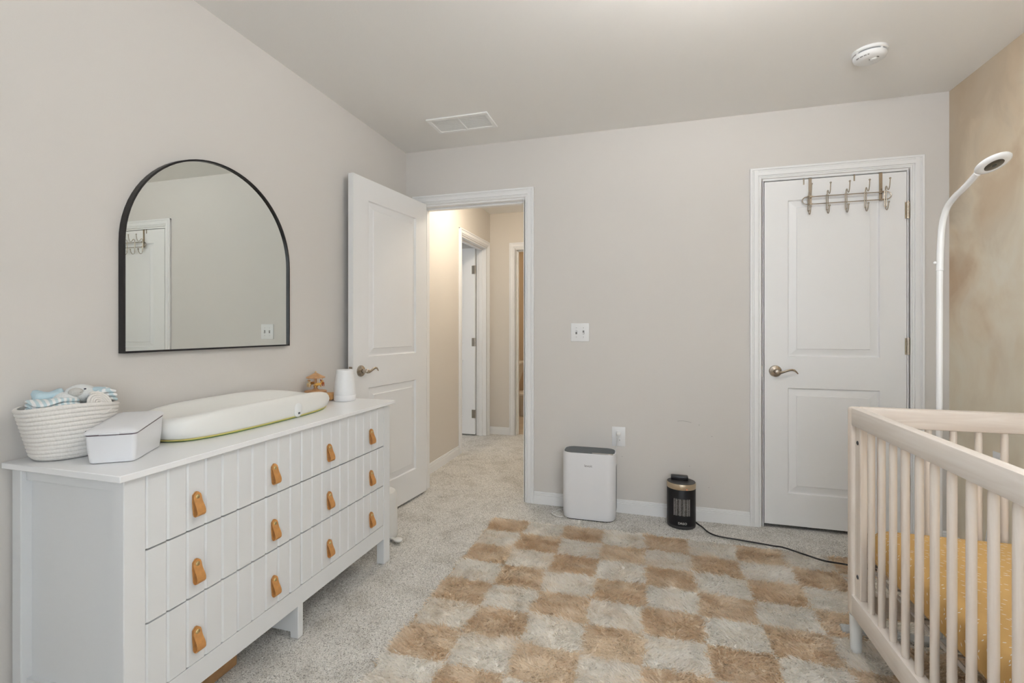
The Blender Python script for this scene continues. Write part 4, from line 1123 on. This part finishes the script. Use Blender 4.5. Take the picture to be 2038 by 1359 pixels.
def changer():
    cx_, cy_ = -1.520, 1.516
    t = thing('changing_pad', 'white moulded foam baby changing pad on the dresser', 'changing pad', (cx_, cy_, TZ))
    hw, hl = .155, .398
    n = 72
    def outl(s, a_):
        # superellipse, slightly narrower at the far end
        c_, s_ = math.cos(a_), math.sin(a_)
        e = 2/3.3
        x = hw*abs(c_)**e*math.copysign(1, c_); y = hl*abs(s_)**e*math.copysign(1, s_)
        x *= 1-.06*max(0, y/hl)**2
        return x*s, y*s
    def rimh(a_):
        y = math.sin(a_)
        return .078+.016*abs(math.cos(a_))**1.5-.018*max(0, y)**2-.004*max(0, -y)**3
    prof = [(.93, .006, 0), (.965, .014, 0), (.99, .028, 0), (1.0, None, .55), (.985, None, .80), (.955, None, .95), (.915, None, 1.0), (.875, None, .97), (.83, None, .86), (.77, None, .66), (.69, None, .48), (.56, None, .37), (.38, None, .33), (.18, None, .32)]
    rings = []
    for s, z, k in prof:
        R = []
        for i in range(n):
            a_ = 2*PI*i/n
            x, y = outl(s, a_)
            if k and s < .9: # dish: keep the rim width constant rather than proportional along the length
                pass
            R.append((x, y, z if z is not None else rimh(a_)*k))
        rings.append(R)
    V = [p for R in rings for p in R]; F = []
    for i in range(len(rings)-1):
        for k in range(n): F.append((i*n+k, i*n+(k+1) % n, (i+1)*n+(k+1) % n, (i+1)*n+k))
    V.append((0, 0, .035)); c_ = len(V)-1; m_ = (len(rings)-1)*n
    for k in range(n): F.append((m_+k, m_+(k+1) % n, c_))
    F.append(tuple(range(n))[::-1])
    mesh('moulded_foam', V, F, FOAM, t, 'all')
    def band(nm, s0, s1, z0, z1, m):
        R = []
        for s, z in ((s0, z0), (s1, z1), (s1-.02, z1)): R.append([(*outl(s, 2*PI*i/n), z) for i in range(n)])
        return loft(nm, R, m, t)
    band('green_liner', .925, .940, .0008, .0048, PADGREEN); band('yellow_piping', .945, .957, .0046, .0088, PADYELLOW)
    # strap slot cover on the front
    bm = B(); rr = rrect(.044, .056, .020, 6)
    ang = None
    P0 = Vector((.1495, .095)); nx = Vector((1, .03)).normalized(); tx = Vector((-nx.y, nx.x))
    V = []; F = []; k = len(rr)
    for d, s in ((-.006, 1), (.004, 1), (.007, .8)):
        V += [(P0.x+tx.x*x*s+nx.x*d, P0.y+tx.y*x*s+nx.y*d, .033+y*s) for x, y in rr]
    for i in range(2):
        for q in range(k): F.append((i*k+q, i*k+(q+1) % k, (i+1)*k+(q+1) % k, (i+1)*k+q))
    F += [tuple(range(k))[::-1], tuple(range(2*k, 3*k))]
    st = mesh('strap_buckle', V, F, mat('clear_white', (.83, .85, .85), .15), t, True)
    for q in (-.004, 0, .004):
        c0 = P0+tx*q+nx*.0075
        bm = B(); box(bm, -.0008, .0008, -.001, .001, .016, .024, mtx=Matrix.Translation((c0.x, c0.y, 0))); obj('slot', bm, GREYPL, st)
changer()

def carousel():
    t = thing('carousel_music_box', 'small wooden carousel music box behind the changing pad', 'music box', (-1.622, 2.035, TZ), .35)
    W1 = mat('carousel_wood', (.54, .31, .15), .5, var=(50, .15)); W2 = OAK
    def L_(nm, prof, m, c=(0, 0), n=28): bm = B(); lathe(bm, prof, n, c=c); return obj(nm, bm, m, t, True)
    # figure-of-eight base: drum with the winding works, and the round platform
    bm = B(); box(bm, .0, .095, -.036, .036, .001, .038, .016, 4); obj('base_block', bm, W2, t, True)
    L_('drum', [(.048, .001), (.048, .036), (.046, .038)], W2)
    L_('platform', [(.051, .0385), (.053, .041), (.053, .048), (.050, .0495)], W1)
    L_('pedestal', [(.020, .0495), (.017, .054), (.009, .060), (.0085, .068), (.013, .073), (.0105, .076)], W1)
    L_('column', [(.0068, .076), (.0068, .112), (.010, .1135)], W1)
    L_('canopy', [(.042, .1125), (.046, .114), (.045, .1175), (.028, .126), (.010, .1365), (.004, .139)], W1)
    L_('finial', [(.003, .138), (.0055, .141), (.0055, .144), (.002, .147)], mat('pale_wood', (.72, .53, .30), .5), n=14)
    cols = [(.74, .42, .10), (.52, .14, .04), (.62, .30, .08), (.80, .62, .34)]
    for k in range(4):
        a_ = -.9+k*PI/2; px, py = .034*math.cos(a_), .034*math.sin(a_)
        m = mat('horse_%d' % k, cols[k], .45)
        H = bpy.data.objects.new('horse', None); COL.objects.link(H); H.parent = t; H.location = (px, py, .084); H.rotation_euler = (0, 0, a_+PI/2); H.scale = (1.55, 1.55, 1.35)
        bm = B(); blob(bm, (0, 0, 0), .0055, (2.0, 1, 1), 0, 0, 12, 8); tube(bm, [(.007, 0, .002), (.012, 0, .009)], .0026, 6); blob(bm, (.014, 0, .0105), .003, (1.5, .8, .8), 0, 0, 8, 6)
        for sx in (-.007, .007):
            for sy in (-.002, .002): tube(bm, [(sx, sy, -.002), (sx*1.3, sy, -.011)], .0012, 5)
        tube(bm, [(-.010, 0, .001), (-.015, 0, -.004)], .0012, 5)
        obj('horse_body', bm, m, H, True)
        bm = B(); tube(bm, [(0, 0, .004), (0, 0, .0215)], .0009, 6); obj('horse_pole', bm, mat('pole_wood', (.78, .55, .28), .5), H)
carousel()
def sound():
    t = thing('sound_machine', 'white cone-shaped sound machine at the far end of the dresser', 'sound machine', (-1.478, 2.073, TZ))
    m = mat('sound_white', (.82, .83, .84), .35)
    bm = B(); lathe(bm, [(.050, .0008), (.0525, .006), (.0530, .028), (.0525, .0295)], 40); obj('base', bm, mat('sound_base', (.84, .84, .85), .3), t, True)
    bm = B(); lathe(bm, [(.0520, .0297), (.0528, .031), (.0515, .055), (.0465, .105), (.0410, .150), (.0395, .1545), (.036, .1562), (0, .1552)], 40); obj('shell', bm, m, t, True)
sound()

# ================================================================== pedal bin behind the dresser
def pedal_bin():
    t = thing('pedal_bin', 'small white pedal bin on the carpet between the dresser and open door', 'bin', (-1.445, 2.352, 0), -.25)
    m = mat('bin_white', (.74, .74, .72), .4)
    def L_(nm, prof, mm, **k): bm = B(); lathe(bm, prof, 36, **k); return obj(nm, bm, mm, t, True)
    L_('body', [(.088, .010), (.092, .016), (.094, .05), (.090, .215), (.088, .222)], m)
    L_('lid', [(.089, .2222), (.0905, .228), (.089, .245), (.080, .262), (.05, .272), (0, .275)], m)
    bm = B(); tube(bm, crom([(.060, -.066, .200), (.078, -.075, .235), (.060, -.055, .268), (.02, -.03, .284)], 4), .004, 8); obj('carry_handle', bm, m, t, True)
    bm = B(); lathe(bm, [(.008, 0), (.008, .004), (.005, .006), (0, .006)], 14, mtx=Matrix.Translation((.080, -.040, .19)) @ Matrix.Rotation(PI/2, 4, 'Y')); obj('pivot', bm, STEEL, t, True)
    bm = B(); lathe(bm, [(.0, .020), (.018, .020), (.022, .025), (.022, .030), (.018, .033), (0, .0335)], 24, c=(.142, -.012), sx=1.15); box(bm, .085, .128, -.022, -.002, .022, .028); obj('pedal', bm, m, t, True)
pedal_bin()

# ================================================================== bathroom glimpse: toilet
def toilet():
    t = thing('toilet', 'white toilet glimpsed through the bathroom doorway', 'toilet', (-1.99, 6.25, .004))
    m = mat('porcelain', (.82, .80, .76), .2)
    def q(z, x0, x1, w_): return [(x0, -w_, z), (x1, -w_, z), (x1, w_, z), (x0, w_, z)]
    loft('tank', [q(.32, .01, .20, .17), q(.44, .01, .245, .20), q(.685, .01, .315, .215)], m, t, smooth=False)
    bm = B(); box(bm, .004, .335, -.225, .225, .687, .722, .008, 2); obj('tank_lid', bm, m, t, True)
    bm = B(); lathe(bm, [(.11, 0), (.10, .05), (.12, .14), (.17, .245), (.185, .275), (.17, .277)], 32, c=(.42, 0), sx=1.35, mtx=None); obj('bowl', bm, m, t, True)
    bm = B(); lathe(bm, [(.185, .2775), (.19, .283), (.188, .303), (.17, .308)], 32, c=(.42, 0), sx=1.35); obj('seat', bm, m, t, True)
    bm = B(); tube(bm, [(.31, -.222, .62), (.345, -.222, .615)], .007, 8); obj('flush_lever', bm, STEEL, t)
toilet()
